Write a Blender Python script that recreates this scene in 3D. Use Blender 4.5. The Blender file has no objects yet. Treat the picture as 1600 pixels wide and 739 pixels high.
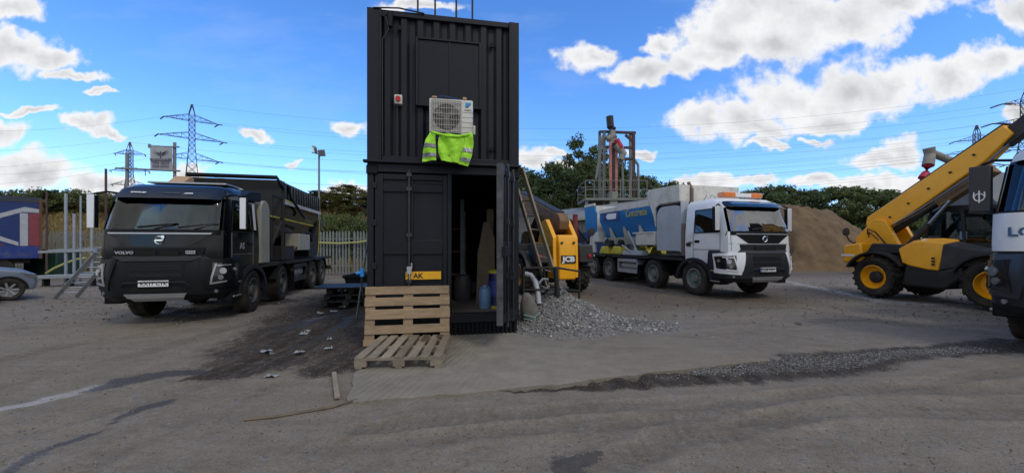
import bpy, bmesh, math, random
import numpy as np
from mathutils import Vector, Matrix, noise as mnoise
R = math.radians; PI = math.pi
rnd = random.Random(7)
sc = bpy.context.scene
COL = sc.collection
# ------------------------------------------------------------------ camera, sky, sun, exposure
EYE = 1.55
cd = bpy.data.cameras.new('camera'); cam = bpy.data.objects.new('camera', cd); COL.objects.link(cam)
cam.location = (0, 0, EYE); cam.rotation_euler = (R(90), 0, 0)
cd.sensor_width = 36; cd.lens = 13.5; cd.shift_y = 0.0084; cd.clip_end = 5000; cd.clip_start = 0.05
sc.camera = cam
sc.render.resolution_x = 1024; sc.render.resolution_y = 472
sc.view_settings.view_transform = 'Standard'; sc.view_settings.look = 'None'
sc.view_settings.exposure = 0.0; sc.view_settings.gamma = 1
SUN_EL, SUN_AZ = R(48), R(140)      # azimuth clockwise from +Y (the way the camera looks)
world = bpy.data.worlds.new('World'); sc.world = world; world.use_nodes = True
def build_sky():
    nt = world.node_tree; N = nt.nodes; L = nt.links; N.clear()
    out = N.new('ShaderNodeOutputWorld'); bg = N.new('ShaderNodeBackground')
    sky = N.new('ShaderNodeTexSky'); sky.sky_type = 'NISHITA'; sky.sun_disc = False
    sky.sun_elevation = SUN_EL; sky.sun_rotation = SUN_AZ; sky.air_density = 1.0; sky.dust_density = 0.3; sky.ozone_density = 2.0
    def math_(op, a, b=None, c=None, clamp=False):
        n = N.new('ShaderNodeMath'); n.operation = op; n.use_clamp = clamp
        for i, v in enumerate((a, b, c)):
            if v is None: continue
            if isinstance(v, (int, float)): n.inputs[i].default_value = v
            else: L.new(v, n.inputs[i])
        return n.outputs[0]
    def vm(op, *a):
        n = N.new('ShaderNodeVectorMath'); n.operation = op
        for i, v in enumerate(a):
            if isinstance(v, tuple): n.inputs[i].default_value = v
            else: L.new(v, n.inputs[i])
        return n
    tc = N.new('ShaderNodeTexCoord'); sep = N.new('ShaderNodeSeparateXYZ'); L.new(tc.outputs['Generated'], sep.inputs[0])
    X, Y, Z = sep.outputs
    ay = math_('MAXIMUM', math_('ABSOLUTE', Y), 0.02)
    u = math_('DIVIDE', X, ay); v = math_('DIVIDE', Z, ay)
    cb = N.new('ShaderNodeCombineXYZ'); L.new(u, cb.inputs[0]); L.new(v, cb.inputs[1])
    P = cb.outputs[0]
    def noise(vec, scale, detail, rough=.55, col=False, dist=0):
        n = N.new('ShaderNodeTexNoise'); n.inputs['Scale'].default_value = scale; n.inputs['Detail'].default_value = detail
        n.inputs['Roughness'].default_value = rough; n.inputs['Distortion'].default_value = dist; L.new(vec, n.inputs['Vector']); return n.outputs['Color' if col else 'Fac']
    w1 = vm('MULTIPLY_ADD', noise(P, 5.5, 4, .6, True), (.20, .15, 0), (-.10, -.075, 0)).outputs[0]
    P1 = vm('ADD', P, w1).outputs[0]
    n2 = math_('SUBTRACT', noise(P, 10, 9, .62), .5)
    blobs = [(1180,25,120,55),(1290,30,130,55),(1130,65,80,38),(1065,105,45,22),(1005,108,50,18),(1035,72,25,15),(1380,5,90,26),(1470,-25,120,26),(1580,22,60,32),(1100,92,75,26),(1215,70,75,34),
     (1095,188,48,30),(1160,190,75,38),(1240,160,90,46),(1330,140,85,44),(1410,125,70,38),(1490,112,70,34),(1560,92,65,30),(1290,185,100,24),(1180,205,60,18),
     (905,85,42,26),(935,78,30,18),(1195,232,26,9),(1272,220,18,9),(1412,236,32,28),(1370,252,60,16),(1592,182,40,14),(1005,237,34,9),
     (1110,290,60,14),(1190,288,40,12),(1270,290,50,12),(1370,288,60,16),(1500,285,80,16),(835,250,34,26),(860,238,20,9),(885,262,14,11),
     (20,80,85,34),(75,92,60,20),(10,15,60,24),(115,122,55,10),(155,143,22,6),(130,196,45,16),(172,206,32,8),(50,180,50,6),(8,215,42,26),
     (50,278,110,30),(150,290,70,20),(300,270,34,18),(395,208,36,10),(462,251,20,8),(560,208,34,15),(545,297,60,12),(660,5,60,9),(440,300,60,10)]
    acc = None
    for (px, py, rx, ry) in blobs:
        cu, cv = (px-800)/600, (383-py)/600; ru, rv = rx*1.03/600, ry*1.0/600
        d = vm('LENGTH', vm('MULTIPLY_ADD', P1, (1/ru, 1/rv, 0), (-cu/ru, -cv/rv, 0)).outputs[0]).outputs['Value']
        acc = d if acc is None else math_('SMOOTH_MIN', acc, d, .35)
    F = math_('ADD', math_('SUBTRACT', 1.0, acc), math_('MULTIPLY', n2, 1.9))
    # away from the view: loose broken cloud for the light and the reflections
    cyl = vm('MULTIPLY', tc.outputs['Generated'], (1, 1, 2.4)).outputs[0]
    G = math_('MULTIPLY', math_('SUBTRACT', noise(cyl, 2.2, 6, .55), .40), 6.0)
    side = math_('GREATER_THAN', 0.28, Y)
    Fm = N.new('ShaderNodeMix'); Fm.data_type = 'FLOAT'; L.new(side, Fm.inputs['Factor']); L.new(F, Fm.inputs['A']); L.new(G, Fm.inputs['B'])
    F = Fm.outputs['Result']
    mr = N.new('ShaderNodeMapRange'); mr.interpolation_type = 'SMOOTHSTEP'; L.new(F, mr.inputs['Value'])
    mr.inputs['From Min'].default_value = -.16; mr.inputs['From Max'].default_value = .36
    dens = mr.outputs[0]
    # thick parts of a cloud are greyer, thin rims and tops whiter
    P2 = vm('ADD', P, (-0.03, 0.06, 0)).outputs[0]
    bump = math_('SUBTRACT', noise(P, 5.5, 5, .5), noise(P2, 5.5, 5, .5))
    thick = N.new('ShaderNodeMapRange'); L.new(F, thick.inputs['Value']); thick.inputs['From Min'].default_value = .25; thick.inputs['From Max'].default_value = 1.1
    sh = math_('ADD', math_('MULTIPLY', thick.outputs[0], -.85), math_('MULTIPLY', bump, 1.7))
    bright = math_('ADD', 1.0, sh, clamp=True)
    cr = N.new('ShaderNodeMix'); cr.data_type = 'RGBA'; L.new(bright, cr.inputs['Factor'])
    cr.inputs['A'].default_value = (5.9, 6.0, 6.3, 1); cr.inputs['B'].default_value = (9.3, 9.35, 9.5, 1)
    # thin high veil
    veil = math_('MULTIPLY', math_('SUBTRACT', noise(vm('MULTIPLY', P, (1, 3.0, 1)).outputs[0], 2.2, 5, .6), .5, None, True), .8)
    tint = N.new('ShaderNodeMix'); tint.data_type = 'RGBA'; tint.blend_type = 'MULTIPLY'; tint.inputs['Factor'].default_value = 1
    L.new(sky.outputs[0], tint.inputs['A']); tint.inputs['B'].default_value = SKY_TINT
    hs = N.new('ShaderNodeHueSaturation'); hs.inputs['Saturation'].default_value = 1.12; L.new(tint.outputs['Result'], hs.inputs['Color'])
    m0 = N.new('ShaderNodeMix'); m0.data_type = 'RGBA'; L.new(veil, m0.inputs['Factor']); L.new(hs.outputs[0], m0.inputs['A']); m0.inputs['B'].default_value = (6, 7, 8.5, 1)
    m1 = N.new('ShaderNodeMix'); m1.data_type = 'RGBA'; L.new(dens, m1.inputs['Factor']); L.new(m0.outputs['Result'], m1.inputs['A']); L.new(cr.outputs['Result'], m1.inputs['B'])
    L.new(m1.outputs['Result'], bg.inputs['Color']); bg.inputs['Strength'].default_value = SKY_STRENGTH
    L.new(bg.outputs[0], out.inputs[0])
SKY_STRENGTH = 0.1; SKY_TINT = (1.70, 2.02, 2.62, 1)
build_sky()
world.cycles.sampling_method = 'MANUAL'; world.cycles.sample_map_resolution = 512
sd = bpy.data.lights.new('sun', 'SUN'); sun = bpy.data.objects.new('sun', sd); COL.objects.link(sun)
sd.energy = 1.0; sd.angle = R(12); sd.color = (1, .90, .74)      # the sun behind a thin cloud: soft shadows
sdir = Vector((math.sin(SUN_AZ)*math.cos(SUN_EL), math.cos(SUN_AZ)*math.cos(SUN_EL), math.sin(SUN_EL)))
sun.rotation_euler = sdir.to_track_quat('Z', 'Y').to_euler()
try: sc.cycles.use_denoising = True
except Exception: pass
sc.cycles.max_bounces = 6; sc.cycles.transparent_max_bounces = 8; sc.cycles.caustics_reflective = False; sc.cycles.caustics_refractive = False

# ------------------------------------------------------------------ materials
MATS = {}
def mat(name, col, rough=.6, metal=0, var=.12, scale=6, bump=0., bscale=60, dirt=0., dcol=(.16, .13, .10), coat=0, stretch=(1, 1, 1), spec=.5, ovar=0):
    """painted/metal/wood surfaces: base colour, patchy variation, dried dust in blotches, fine bump"""
    if name in MATS: return MATS[name]
    m = bpy.data.materials.new(name); m.use_nodes = True; nt = m.node_tree; N = nt.nodes; L = nt.links
    b = N['Principled BSDF']; b.inputs['Roughness'].default_value = rough; b.inputs['Metallic'].default_value = metal
    b.inputs['Coat Weight'].default_value = coat; b.inputs['Specular IOR Level'].default_value = spec; b.inputs['Coat Roughness'].default_value = .06
    tc = N.new('ShaderNodeTexCoord'); mp = N.new('ShaderNodeMapping'); L.new(tc.outputs['Object'], mp.inputs[0]); mp.inputs['Scale'].default_value = stretch
    n = N.new('ShaderNodeTexNoise'); n.inputs['Scale'].default_value = scale; n.inputs['Detail'].default_value = 6; n.inputs['Roughness'].default_value = .65; L.new(mp.outputs[0], n.inputs['Vector'])
    rp = N.new('ShaderNodeValToRGB'); rp.color_ramp.elements[0].position = .3; rp.color_ramp.elements[1].position = .7
    rp.color_ramp.elements[0].color = tuple(c*(1-var) for c in col)+(1,); rp.color_ramp.elements[1].color = tuple(min(1, c*(1+var)) for c in col)+(1,)
    L.new(n.outputs['Fac'], rp.inputs[0]); cur = rp.outputs[0]
    if dirt > 0:
        d = N.new('ShaderNodeTexNoise'); d.inputs['Scale'].default_value = 2.3; d.inputs['Detail'].default_value = 9; d.inputs['Roughness'].default_value = .72; L.new(mp.outputs[0], d.inputs['Vector'])
        r2 = N.new('ShaderNodeMapRange'); r2.inputs['From Min'].default_value = .62-.3*dirt; r2.inputs['From Max'].default_value = .85-.2*dirt; r2.inputs['To Max'].default_value = min(1, dirt*1.3)
        L.new(d.outputs['Fac'], r2.inputs['Value'])
        mx = N.new('ShaderNodeMix'); mx.data_type = 'RGBA'; L.new(r2.outputs[0], mx.inputs['Factor']); L.new(cur, mx.inputs['A']); mx.inputs['B'].default_value = tuple(dcol)+(1,)
        cur = mx.outputs['Result']
        mr = N.new('ShaderNodeMapRange'); mr.inputs['To Min'].default_value = rough; mr.inputs['To Max'].default_value = max(rough, .85); L.new(r2.outputs[0], mr.inputs['Value']); L.new(mr.outputs[0], b.inputs['Roughness'])
    if ovar > 0:
        oi = N.new('ShaderNodeObjectInfo'); o1 = N.new('ShaderNodeMapRange'); L.new(oi.outputs['Random'], o1.inputs['Value']); o1.inputs['To Min'].default_value = 1-ovar; o1.inputs['To Max'].default_value = 1+ovar*.6
        vv = N.new('ShaderNodeVectorMath'); vv.operation = 'SCALE'; L.new(cur, vv.inputs[0]); L.new(o1.outputs[0], vv.inputs['Scale']); cur = vv.outputs[0]
    L.new(cur, b.inputs['Base Color'])
    if bump > 0:
        bn = N.new('ShaderNodeTexNoise'); bn.inputs['Scale'].default_value = bscale; bn.inputs['Detail'].default_value = 5; L.new(mp.outputs[0], bn.inputs['Vector'])
        bp = N.new('ShaderNodeBump'); bp.inputs['Strength'].default_value = bump; bp.inputs['Distance'].default_value = .01; L.new(bn.outputs['Fac'], bp.inputs['Height']); L.new(bp.outputs[0], b.inputs['Normal'])
    MATS[name] = m; return m
def glass(name, tint=(.35, .42, .45), ior=1.6):
    if name in MATS: return MATS[name]
    m = bpy.data.materials.new(name); m.use_nodes = True; nt = m.node_tree; N = nt.nodes; L = nt.links; N.clear()
    o = N.new('ShaderNodeOutputMaterial'); t = N.new('ShaderNodeBsdfTransparent'); t.inputs[0].default_value = tuple(tint)+(1,)
    g = N.new('ShaderNodeBsdfGlossy'); g.inputs['Roughness'].default_value = .03; g.inputs[0].default_value = (1, 1, 1, 1)
    f = N.new('ShaderNodeFresnel'); f.inputs[0].default_value = ior; mx = N.new('ShaderNodeMixShader')
    L.new(f.outputs[0], mx.inputs[0]); L.new(t.outputs[0], mx.inputs[1]); L.new(g.outputs[0], mx.inputs[2]); L.new(mx.outputs[0], o.inputs[0])
    MATS[name] = m; return m
DUST = (.17, .145, .115)
mat('black_paint', (.003, .004, .006), .13, var=.2, dirt=.08, coat=.0, spec=.42, dcol=(.06, .055, .05))
mat('black_plastic', (.0055, .0065, .008), .5, var=.2, dirt=.14, bump=.15, dcol=(.032, .029, .026), spec=.2)
mat('charcoal_plastic', (.020, .022, .027), .5, var=.15, dirt=.15, bump=.1, dcol=(.07, .065, .06), spec=.25)
mat('visor_paint', (.012, .016, .024), .42, var=.1, dirt=.1, spec=.3, dcol=(.05, .05, .05))
mat('white_paint', (.78, .82, .86), .3, var=.04, dirt=.24, coat=.4, dcol=(.33, .30, .26))
mat('cream_white', (.62, .62, .57), .45, var=.06, dirt=.5, dcol=(.30, .26, .2))
mat('tank_grey', (.36, .36, .31), .5, var=.08, dirt=.4, scale=2, dcol=(.22, .20, .16))
mat('tank_white', (.40, .45, .50), .5, var=.08, dirt=.35, scale=2, dcol=(.25, .25, .24))
mat('blue_paint', (.006, .17, .48), .35, var=.1, dirt=.32, dcol=(.18, .20, .22))
mat('navy_paint', (.01, .035, .2), .35, var=.1, dirt=.25)
mat('rubber', (.018, .017, .017), .85, var=.25, scale=12, dirt=.75, bump=.5, bscale=30, dcol=(.075, .065, .052), spec=.2)
mat('rim_dark', (.05, .055, .055), .6, var=.2, dirt=.6, dcol=(.12, .11, .09))
mat('rim_grey', (.20, .21, .22), .5, metal=.3, var=.2, dirt=.6, dcol=(.13, .12, .10))
mat('mirror_back', (.72, .74, .76), .25, metal=.25, var=.05, dirt=.1)
mat('chrome', (.82, .83, .85), .12, metal=1, var=.05, dirt=.1)
mat('silver', (.45, .47, .5), .35, metal=.6, var=.08, dirt=.3, dcol=(.2, .19, .17))
mat('galv', (.33, .37, .40), .5, metal=.5, var=.18, scale=14, dirt=.25, dcol=(.2, .2, .2))
mat('galv_dull', (.20, .225, .23), .7, metal=.15, var=.2, scale=14, dirt=.4, dcol=(.13, .13, .12))
mat('dark_steel', (.012, .012, .012), .65, var=.3, dirt=.35, bump=.3, dcol=(.05, .045, .04))
mat('chassis', (.012, .011, .010), .8, var=.3, dirt=.6, bump=.3, dcol=(.055, .048, .04))
mat('rust', (.12, .05, .03), .85, var=.35, scale=20, bump=.3)
mat('yellow', (.90, .42, .008), .38, var=.06, dirt=.16, coat=.2, dcol=(.28, .17, .05))
mat('yellow_line', (.45, .38, .03), .6, dirt=.4)
mat('plate_white', (.75, .76, .76), .4, var=.03, dirt=.2)
mat('ink', (.01, .01, .012), .5)
mat('white_vinyl', (.78, .8, .82), .4, var=.03, dirt=.1)
mat('orange_lens', (.75, .20, .02), .2, var=.1, coat=.6)
mat('lens', (.30, .33, .36), .12, metal=.6, var=.3, scale=40)
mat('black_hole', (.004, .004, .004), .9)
glass('glass', (.36, .52, .58)); glass('glass_sheen', (.25, .33, .36), 2.6); glass('glass_clear', (.55, .65, .66)); glass('glass_dark', (.10, .13, .15))

# ------------------------------------------------------------------ mesh helpers
class MB:
    base = Matrix()
    def __init__(s): s.v = []; s.f = []; s.M = MB.base.copy()
    def add(s, vs, fs):
        b = len(s.v); M = s.M
        s.v += [tuple(M @ Vector(p)) for p in vs]; s.f += [tuple(b+i for i in f) for f in fs]; return s
    def box(s, x0, x1, y0, y1, z0, z1, rot=None):
        vs = [(x, y, z) for z in (z0, z1) for y in (y0, y1) for x in (x0, x1)]
        if rot is not None:
            c = Vector(((x0+x1)/2, (y0+y1)/2, (z0+z1)/2)); vs = [tuple(c + rot @ (Vector(p)-c)) for p in vs]
        return s.add(vs, [(0, 2, 3, 1), (4, 5, 7, 6), (0, 1, 5, 4), (2, 6, 7, 3), (0, 4, 6, 2), (1, 3, 7, 5)])
    def hexa(s, p): return s.add(p, [(3, 2, 1, 0), (4, 5, 6, 7), (0, 1, 5, 4), (1, 2, 6, 5), (2, 3, 7, 6), (3, 0, 4, 7)])
    def bar(s, a, b, w, h=None, up=(0, 0, 1)):
        a = Vector(a); b = Vector(b); h = h or w; d = (b-a).normalized(); u = Vector(up)
        if abs(d.dot(u)) > .98: u = Vector((1, 0, 0))
        r = d.cross(u).normalized()*(w/2); t = r.cross(d).normalized()*(h/2)
        return s.hexa([a-r-t, a+r-t, a+r+t, a-r+t, b-r-t, b+r-t, b+r+t, b-r+t])
    def cyl(s, a, b, r0, r1=None, n=16, cap=True):
        a = Vector(a); b = Vector(b); r1 = r0 if r1 is None else r1; d = (b-a).normalized()
        u = Vector((0, 0, 1)) if abs(d.z) < .9 else Vector((1, 0, 0)); x = d.cross(u).normalized(); y = d.cross(x)
        vs = [a + (x*math.cos(2*PI*i/n)+y*math.sin(2*PI*i/n))*r0 for i in range(n)] + [b + (x*math.cos(2*PI*i/n)+y*math.sin(2*PI*i/n))*r1 for i in range(n)]
        fs = [(i, n+i, n+(i+1) % n, (i+1) % n) for i in range(n)]
        if cap: fs += [tuple(range(n)), tuple(range(2*n-1, n-1, -1))]
        return s.add(vs, fs)
    def tube(s, pts, r, n=8, cap=True):
        P = [Vector(p) for p in pts]; rings = []
        for i, p in enumerate(P):
            d = (P[min(i+1, len(P)-1)]-P[max(i-1, 0)]).normalized()
            u = Vector((0, 0, 1)) if abs(d.z) < .95 else Vector((1, 0, 0)); x = d.cross(u).normalized(); y = d.cross(x)
            rr = r[i] if isinstance(r, (list, tuple)) else r
            rings.append([p+(x*math.cos(2*PI*k/n)+y*math.sin(2*PI*k/n))*rr for k in range(n)])
        return s.loft(rings, cap=cap)
    def loft(s, rings, cap=True, closed=True, skip=()):
        n = len(rings[0]); vs = [p for r in rings for p in r]; fs = []
        for i in range(len(rings)-1):
            for k in range(n if closed else n-1):
                if (i, k) in skip: continue
                fs.append((i*n+k, i*n+(k+1) % n, (i+1)*n+(k+1) % n, (i+1)*n+k))
        if cap: fs += [tuple(range(n))[::-1], tuple(range((len(rings)-1)*n, len(rings)*n))]
        return s.add(vs, fs)
    def prism(s, poly, a0, a1, plane='xz'):
        """extrude a 2D outline between a0 and a1 along the missing axis"""
        def P(p, a): return {'xz': (p[0], a, p[1]), 'yz': (a, p[0], p[1]), 'xy': (p[0], p[1], a)}[plane]
        n = len(poly); vs = [P(p, a0) for p in poly]+[P(p, a1) for p in poly]
        return s.add(vs, [tuple(range(n)), tuple(range(2*n-1, n-1, -1))]+[(i, n+i, n+(i+1) % n, (i+1) % n) for i in range(n)])
    def lathe(s, prof, axis='y', n=32, c=(0, 0, 0)):
        rings = []
        for k in range(n):
            a = 2*PI*k/n; ca, sa = math.cos(a), math.sin(a)
            rings.append([{'y': (c[0]+r*ca, c[1]+h, c[2]+r*sa), 'z': (c[0]+r*ca, c[1]+r*sa, c[2]+h), 'x': (c[0]+h, c[1]+r*ca, c[2]+r*sa)}[axis] for (r, h) in prof])
        m = len(prof); vs = [p for r in rings for p in r]; fs = []
        for k in range(n):
            for i in range(m-1): fs.append((k*m+i, k*m+i+1, ((k+1) % n)*m+i+1, ((k+1) % n)*m+i))
        return s.add(vs, fs)
    def skin(s, fn, q, o0, o1, nu=8, nv=2):
        """closed slab on the curved surface fn(a,b)->(point, outward normal); q = four (a,b) corners: bottom-left, bottom-right, top-right, top-left"""
        def bil(u, v): return tuple((1-u)*(1-v)*q[0][k]+u*(1-v)*q[1][k]+u*v*q[2][k]+(1-u)*v*q[3][k] for k in (0, 1))
        vs = []
        for o in (o0, o1):
            for j in range(nv+1):
                for i in range(nu+1):
                    p, n = fn(*bil(i/nu, j/nv)); vs.append(p+n*o)
        W = nu+1; T = W*(nv+1); fs = []
        for j in range(nv):
            for i in range(nu):
                a = j*W+i; fs += [(a, a+1, a+W+1, a+W)[::-1], (T+a, T+a+1, T+a+W+1, T+a+W)]
        for i in range(nu): fs += [(i, i+1, T+i+1, T+i), (nv*W+i, T+nv*W+i, T+nv*W+i+1, nv*W+i+1)]
        for j in range(nv): fs += [(j*W, T+j*W, T+(j+1)*W, (j+1)*W), (j*W+nu, (j+1)*W+nu, T+(j+1)*W+nu, T+j*W+nu)]
        return s.add(vs, fs)
    def build(s, name, m, parent=None, bevel=0, smooth=40, **kw):
        me = bpy.data.meshes.new(name); me.from_pydata([tuple(p) for p in s.v], [], s.f); me.validate()
        b = bmesh.new(); b.from_mesh(me); bmesh.ops.recalc_face_normals(b, faces=b.faces); b.to_mesh(me); b.free()
        if smooth:
            me.polygons.foreach_set('use_smooth', [True]*len(me.polygons)); me.set_sharp_from_angle(angle=R(smooth))
        me.materials.append(MATS[m] if isinstance(m, str) else m)
        o = bpy.data.objects.new(name, me); COL.objects.link(o)
        if bevel:
            bv = o.modifiers.new('bevel', 'BEVEL'); bv.width = bevel; bv.segments = 2; bv.limit_method = 'ANGLE'; bv.angle_limit = R(35); bv.harden_normals = False
        if parent is not None: o.parent = parent
        tag(o, **kw); return o
def tag(o, label=None, cat=None, group=None, kind=None):
    if label: o['label'] = label
    if cat: o['category'] = cat
    if group: o['group'] = group
    if kind: o['kind'] = kind
    return o
def thing(name, label, cat, loc=(0, 0, 0), rz=0, group=None):
    o = bpy.data.objects.new(name, None); COL.objects.link(o); o.location = loc; o.rotation_euler = (0, 0, rz); o.empty_display_size = .2
    return tag(o, label, cat, group)
def text(name, body, m, parent, loc, rot, size, align='CENTER', ext=.002, sx=1.0, bold=0.0, **kw):
    cu = bpy.data.curves.new(name, 'FONT'); cu.body = body; cu.size = size; cu.align_x = align; cu.align_y = 'CENTER'; cu.extrude = ext; cu.offset = bold; cu.resolution_u = 2
    t = bpy.data.objects.new(name, cu); COL.objects.link(t); bpy.context.view_layer.update()
    me = bpy.data.meshes.new_from_object(t); bpy.data.objects.remove(t)
    me.transform(Matrix.Diagonal((sx, 1, 1, 1))); me.transform(rot.to_4x4() if hasattr(rot, 'to_4x4') else rot); me.transform(Matrix.Translation(loc))
    me.materials.clear(); me.materials.append(MATS[m] if isinstance(m, str) else m); o = bpy.data.objects.new(name, me); COL.objects.link(o); o.parent = parent; return tag(o, **kw)
def copy_tree(o, parent=None):
    c = o.copy(); COL.objects.link(c)
    if parent is not None: c.parent = parent
    for ch in [x for x in KIDS.get(o.name, [])]: copy_tree_child(ch, c)
    return c
KIDS = {}
def dup(root, loc=None, rz=None, **kw):
    def rec(o, par):
        c = o.copy(); COL.objects.link(c); c.parent = par
        for ch in kids(o): rec(ch, c)
        return c
    all_ = list(bpy.data.objects)
    def kids(o): return [x for x in all_ if x.parent == o]
    r = rec(root, None)
    if loc is not None: r.location = loc
    if rz is not None: r.rotation_euler = (0, 0, rz)
    return tag(r, **kw)
def frame_rot(xdir, ydir):
    """rotation whose local x, y, z are the text's right, up and outward directions"""
    x = Vector(xdir).normalized(); y = Vector(ydir).normalized(); z = x.cross(y)
    return Matrix((x, y, z)).transposed()
F = 600.0
def gp(px, py, z=0):                       # ground point seen at a pixel of the photograph
    Y = (EYE-z)*F/(py-383); return ((px-800)/F*Y, Y)
def at(px, py, Y): return Vector(((px-800)/F*Y, Y, EYE-(py-383)/F*Y))
# ------------------------------------------------------------------ the ground: one sheet to the horizon
def fbm(x, y, s, o=4):
    return mnoise.fractal(Vector((x*s, y*s, 3.1)), 1.0, 2.0, o)
def seg_dist(PX, PY, a, b):
    ax, ay = a; bx, by = b; dx, dy = bx-ax, by-ay; L2 = dx*dx+dy*dy+1e-9
    t = np.clip(((PX-ax)*dx+(PY-ay)*dy)/L2, 0, 1); return np.hypot(PX-ax-t*dx, PY-ay-t*dy), t
def strip(PX, PY, pts, ws, soft=1.3, z=0):
    soft = max(soft, 1.1)
    """soft mask along a line of photo ground points with half-widths in metres"""
    W = [gp(*p) for p in pts]; out = np.zeros_like(PX)
    for i in range(len(W)-1):
        d, t = seg_dist(PX, PY, W[i], W[i+1]); w = ws[i]*(1-t)+ws[i+1]*t
        out = np.maximum(out, np.clip((w-d)/(w*soft)+.5, 0, 1))
    return out
def axis(lo, hi, step, far):
    a = list(np.arange(lo, hi, step)); s = step; x = hi; r = []
    while x < far: r.append(x); s *= 1.16; x += s
    r.append(far); l = []; s = step; x = lo-step
    while x > -far: l.append(x); s *= 1.16; x -= s
    l.append(-far); return np.array(sorted(l)+a+r)
gx = axis(-13, 13, .055, 1500); gy = axis(1.6, 14, .045, 1500)
PX, PY = np.meshgrid(gx, gy); shp = PX.shape
def vnoise(PX, PY, s, seed=0, o=4):
    rs = np.random.RandomState(seed); T = rs.rand(256, 256); out = 0; amp = 1; tot = 0
    for k in range(o):
        x = PX*s+17.3*k; y = PY*s+5.1*k; xi = np.floor(x).astype(int); yi = np.floor(y).astype(int); fx = x-xi; fy = y-yi
        fx = fx*fx*(3-2*fx); fy = fy*fy*(3-2*fy); g = lambda a, b: T[a % 256, b % 256]
        out = out+amp*((g(xi, yi)*(1-fx)+g(xi+1, yi)*fx)*(1-fy)+(g(xi, yi+1)*(1-fx)+g(xi+1, yi+1)*fx)*fy); tot += amp; amp *= .5; s *= 2.03
    return out/tot
jx = PX+(vnoise(PX, PY, 1.6, 3, 5)-.5)*.7; jy = PY+(vnoise(PX, PY, 1.6, 4, 5)-.5)*.45
kx = PX+(vnoise(PX, PY, 5, 13, 4)-.5)*.22; ky = PY+(vnoise(PX, PY, 5, 14, 4)-.5)*.16
mud = strip(jx, jy, [(545, 462), (500, 500), (470, 520), (420, 555), (370, 575), (300, 592)], [1.1, 1.0, .85, .6, .35, .12])
mud = np.maximum(mud, strip(jx, jy, [(560, 520), (540, 560), (500, 575)], [.55, .45, .3]))
mud = np.maximum(mud, .95*strip(jx, jy, [(430, 470), (330, 485), (260, 480)], [.5, .35, .2]))
mud = np.maximum(mud, strip(kx, ky, [(790, 610), (860, 604), (950, 598), (1050, 587), (1130, 580)], [.05, .13, .19, .26, .34], .9))
mud = np.maximum(mud, strip(kx, ky, [(1130, 580), (1220, 573), (1330, 562), (1400, 552), (1500, 546), (1600, 538)], [.36, .38, .34, .24, .24, .35], .9))
brown = strip(jx, jy, [(960, 455), (1050, 470), (1150, 470), (1300, 452), (1450, 470)], [2.7, 1.9, 1.4, 1.5, 1.2], .9)
brown = np.maximum(brown, np.clip((PY-15)/6, 0, 1))
wet = strip(kx, ky, [(310, 578), (255, 583), (205, 592), (150, 608)], [.08, .13, .16, .09], .5)
wet = np.maximum(wet, strip(kx, ky, [(256, 626), (225, 636), (195, 650), (160, 668), (110, 688), (60, 705), (0, 738)], [.05, .10, .05, .02, .05, .06, .05], .5))
wet = np.maximum(wet, strip(kx, ky, [(868, 739), (885, 727), (905, 722), (945, 712)], [.06, .09, .08, .03], .5))
wet = np.maximum(wet, .8*strip(jx, jy, [(440, 512), (500, 495), (540, 480)], [.14, .22, .25], .6))
wet = np.maximum(wet, .75*strip(jx, jy, [(470, 540), (520, 512), (560, 492)], [.06, .12, .12], .6))
slurry = strip(kx, ky, [(150, 606), (80, 622), (30, 634), (-30, 648)], [.10, .09, .08, .08], .8)
slurry = np.maximum(slurry, .55*strip(kx, ky, [(60, 706), (20, 725)], [.08, .1], .8))
slurry = np.maximum(slurry, .5*strip(jx, jy, [(905, 560), (935, 570), (960, 575)], [.12, .16, .05], 1))
slurry = np.maximum(slurry, .5*strip(jx, jy, [(1180, 430), (1290, 452), (1380, 470), (1560, 480)], [.2, .35, .35, .3], 1))
slurry = np.maximum(slurry, .75*strip(jx, jy, [(475, 500), (500, 492), (520, 488)], [.05, .1, .06], 1))
grav = strip(kx, ky, [(1080, 580), (1150, 573), (1250, 566), (1330, 560), (1420, 550), (1520, 545)], [.06, .20, .26, .20, .16, .12], .9)
grav = np.maximum(grav, strip(jx, jy, [(850, 500), (900, 520), (960, 520), (1010, 515)], [.8, .75, .6, .15], .6))
grav = np.maximum(grav, .55*strip(jx, jy, [(1010, 520), (1100, 500), (1060, 480)], [.4, .4, .6], 1))
def height(X, Yv):
    h = (vnoise(X, Yv, .5, 8, 3)-.5)*.03
    bank = np.clip((Yv-22)/16, 0, 1)**1.1*np.clip((-X-2)/10, 0, 1)*4.6+np.clip((Yv-30)/30, 0, 1)*1.0
    return h+bank
near = np.exp(-((PY-5)/9)**2)
dirv = PX*.5+PY*1.0      # wheel tracks run from the gate past the container
H = height(PX, PY)+(vnoise(PX*.35+PY*.9, PX*.05, 2.4, 6, 4)-.5)*.016*near+(vnoise(PX, PY, 7, 9, 3)-.5)*.012*near
trk = np.zeros_like(PX); trh = np.zeros_like(PX)
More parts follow.
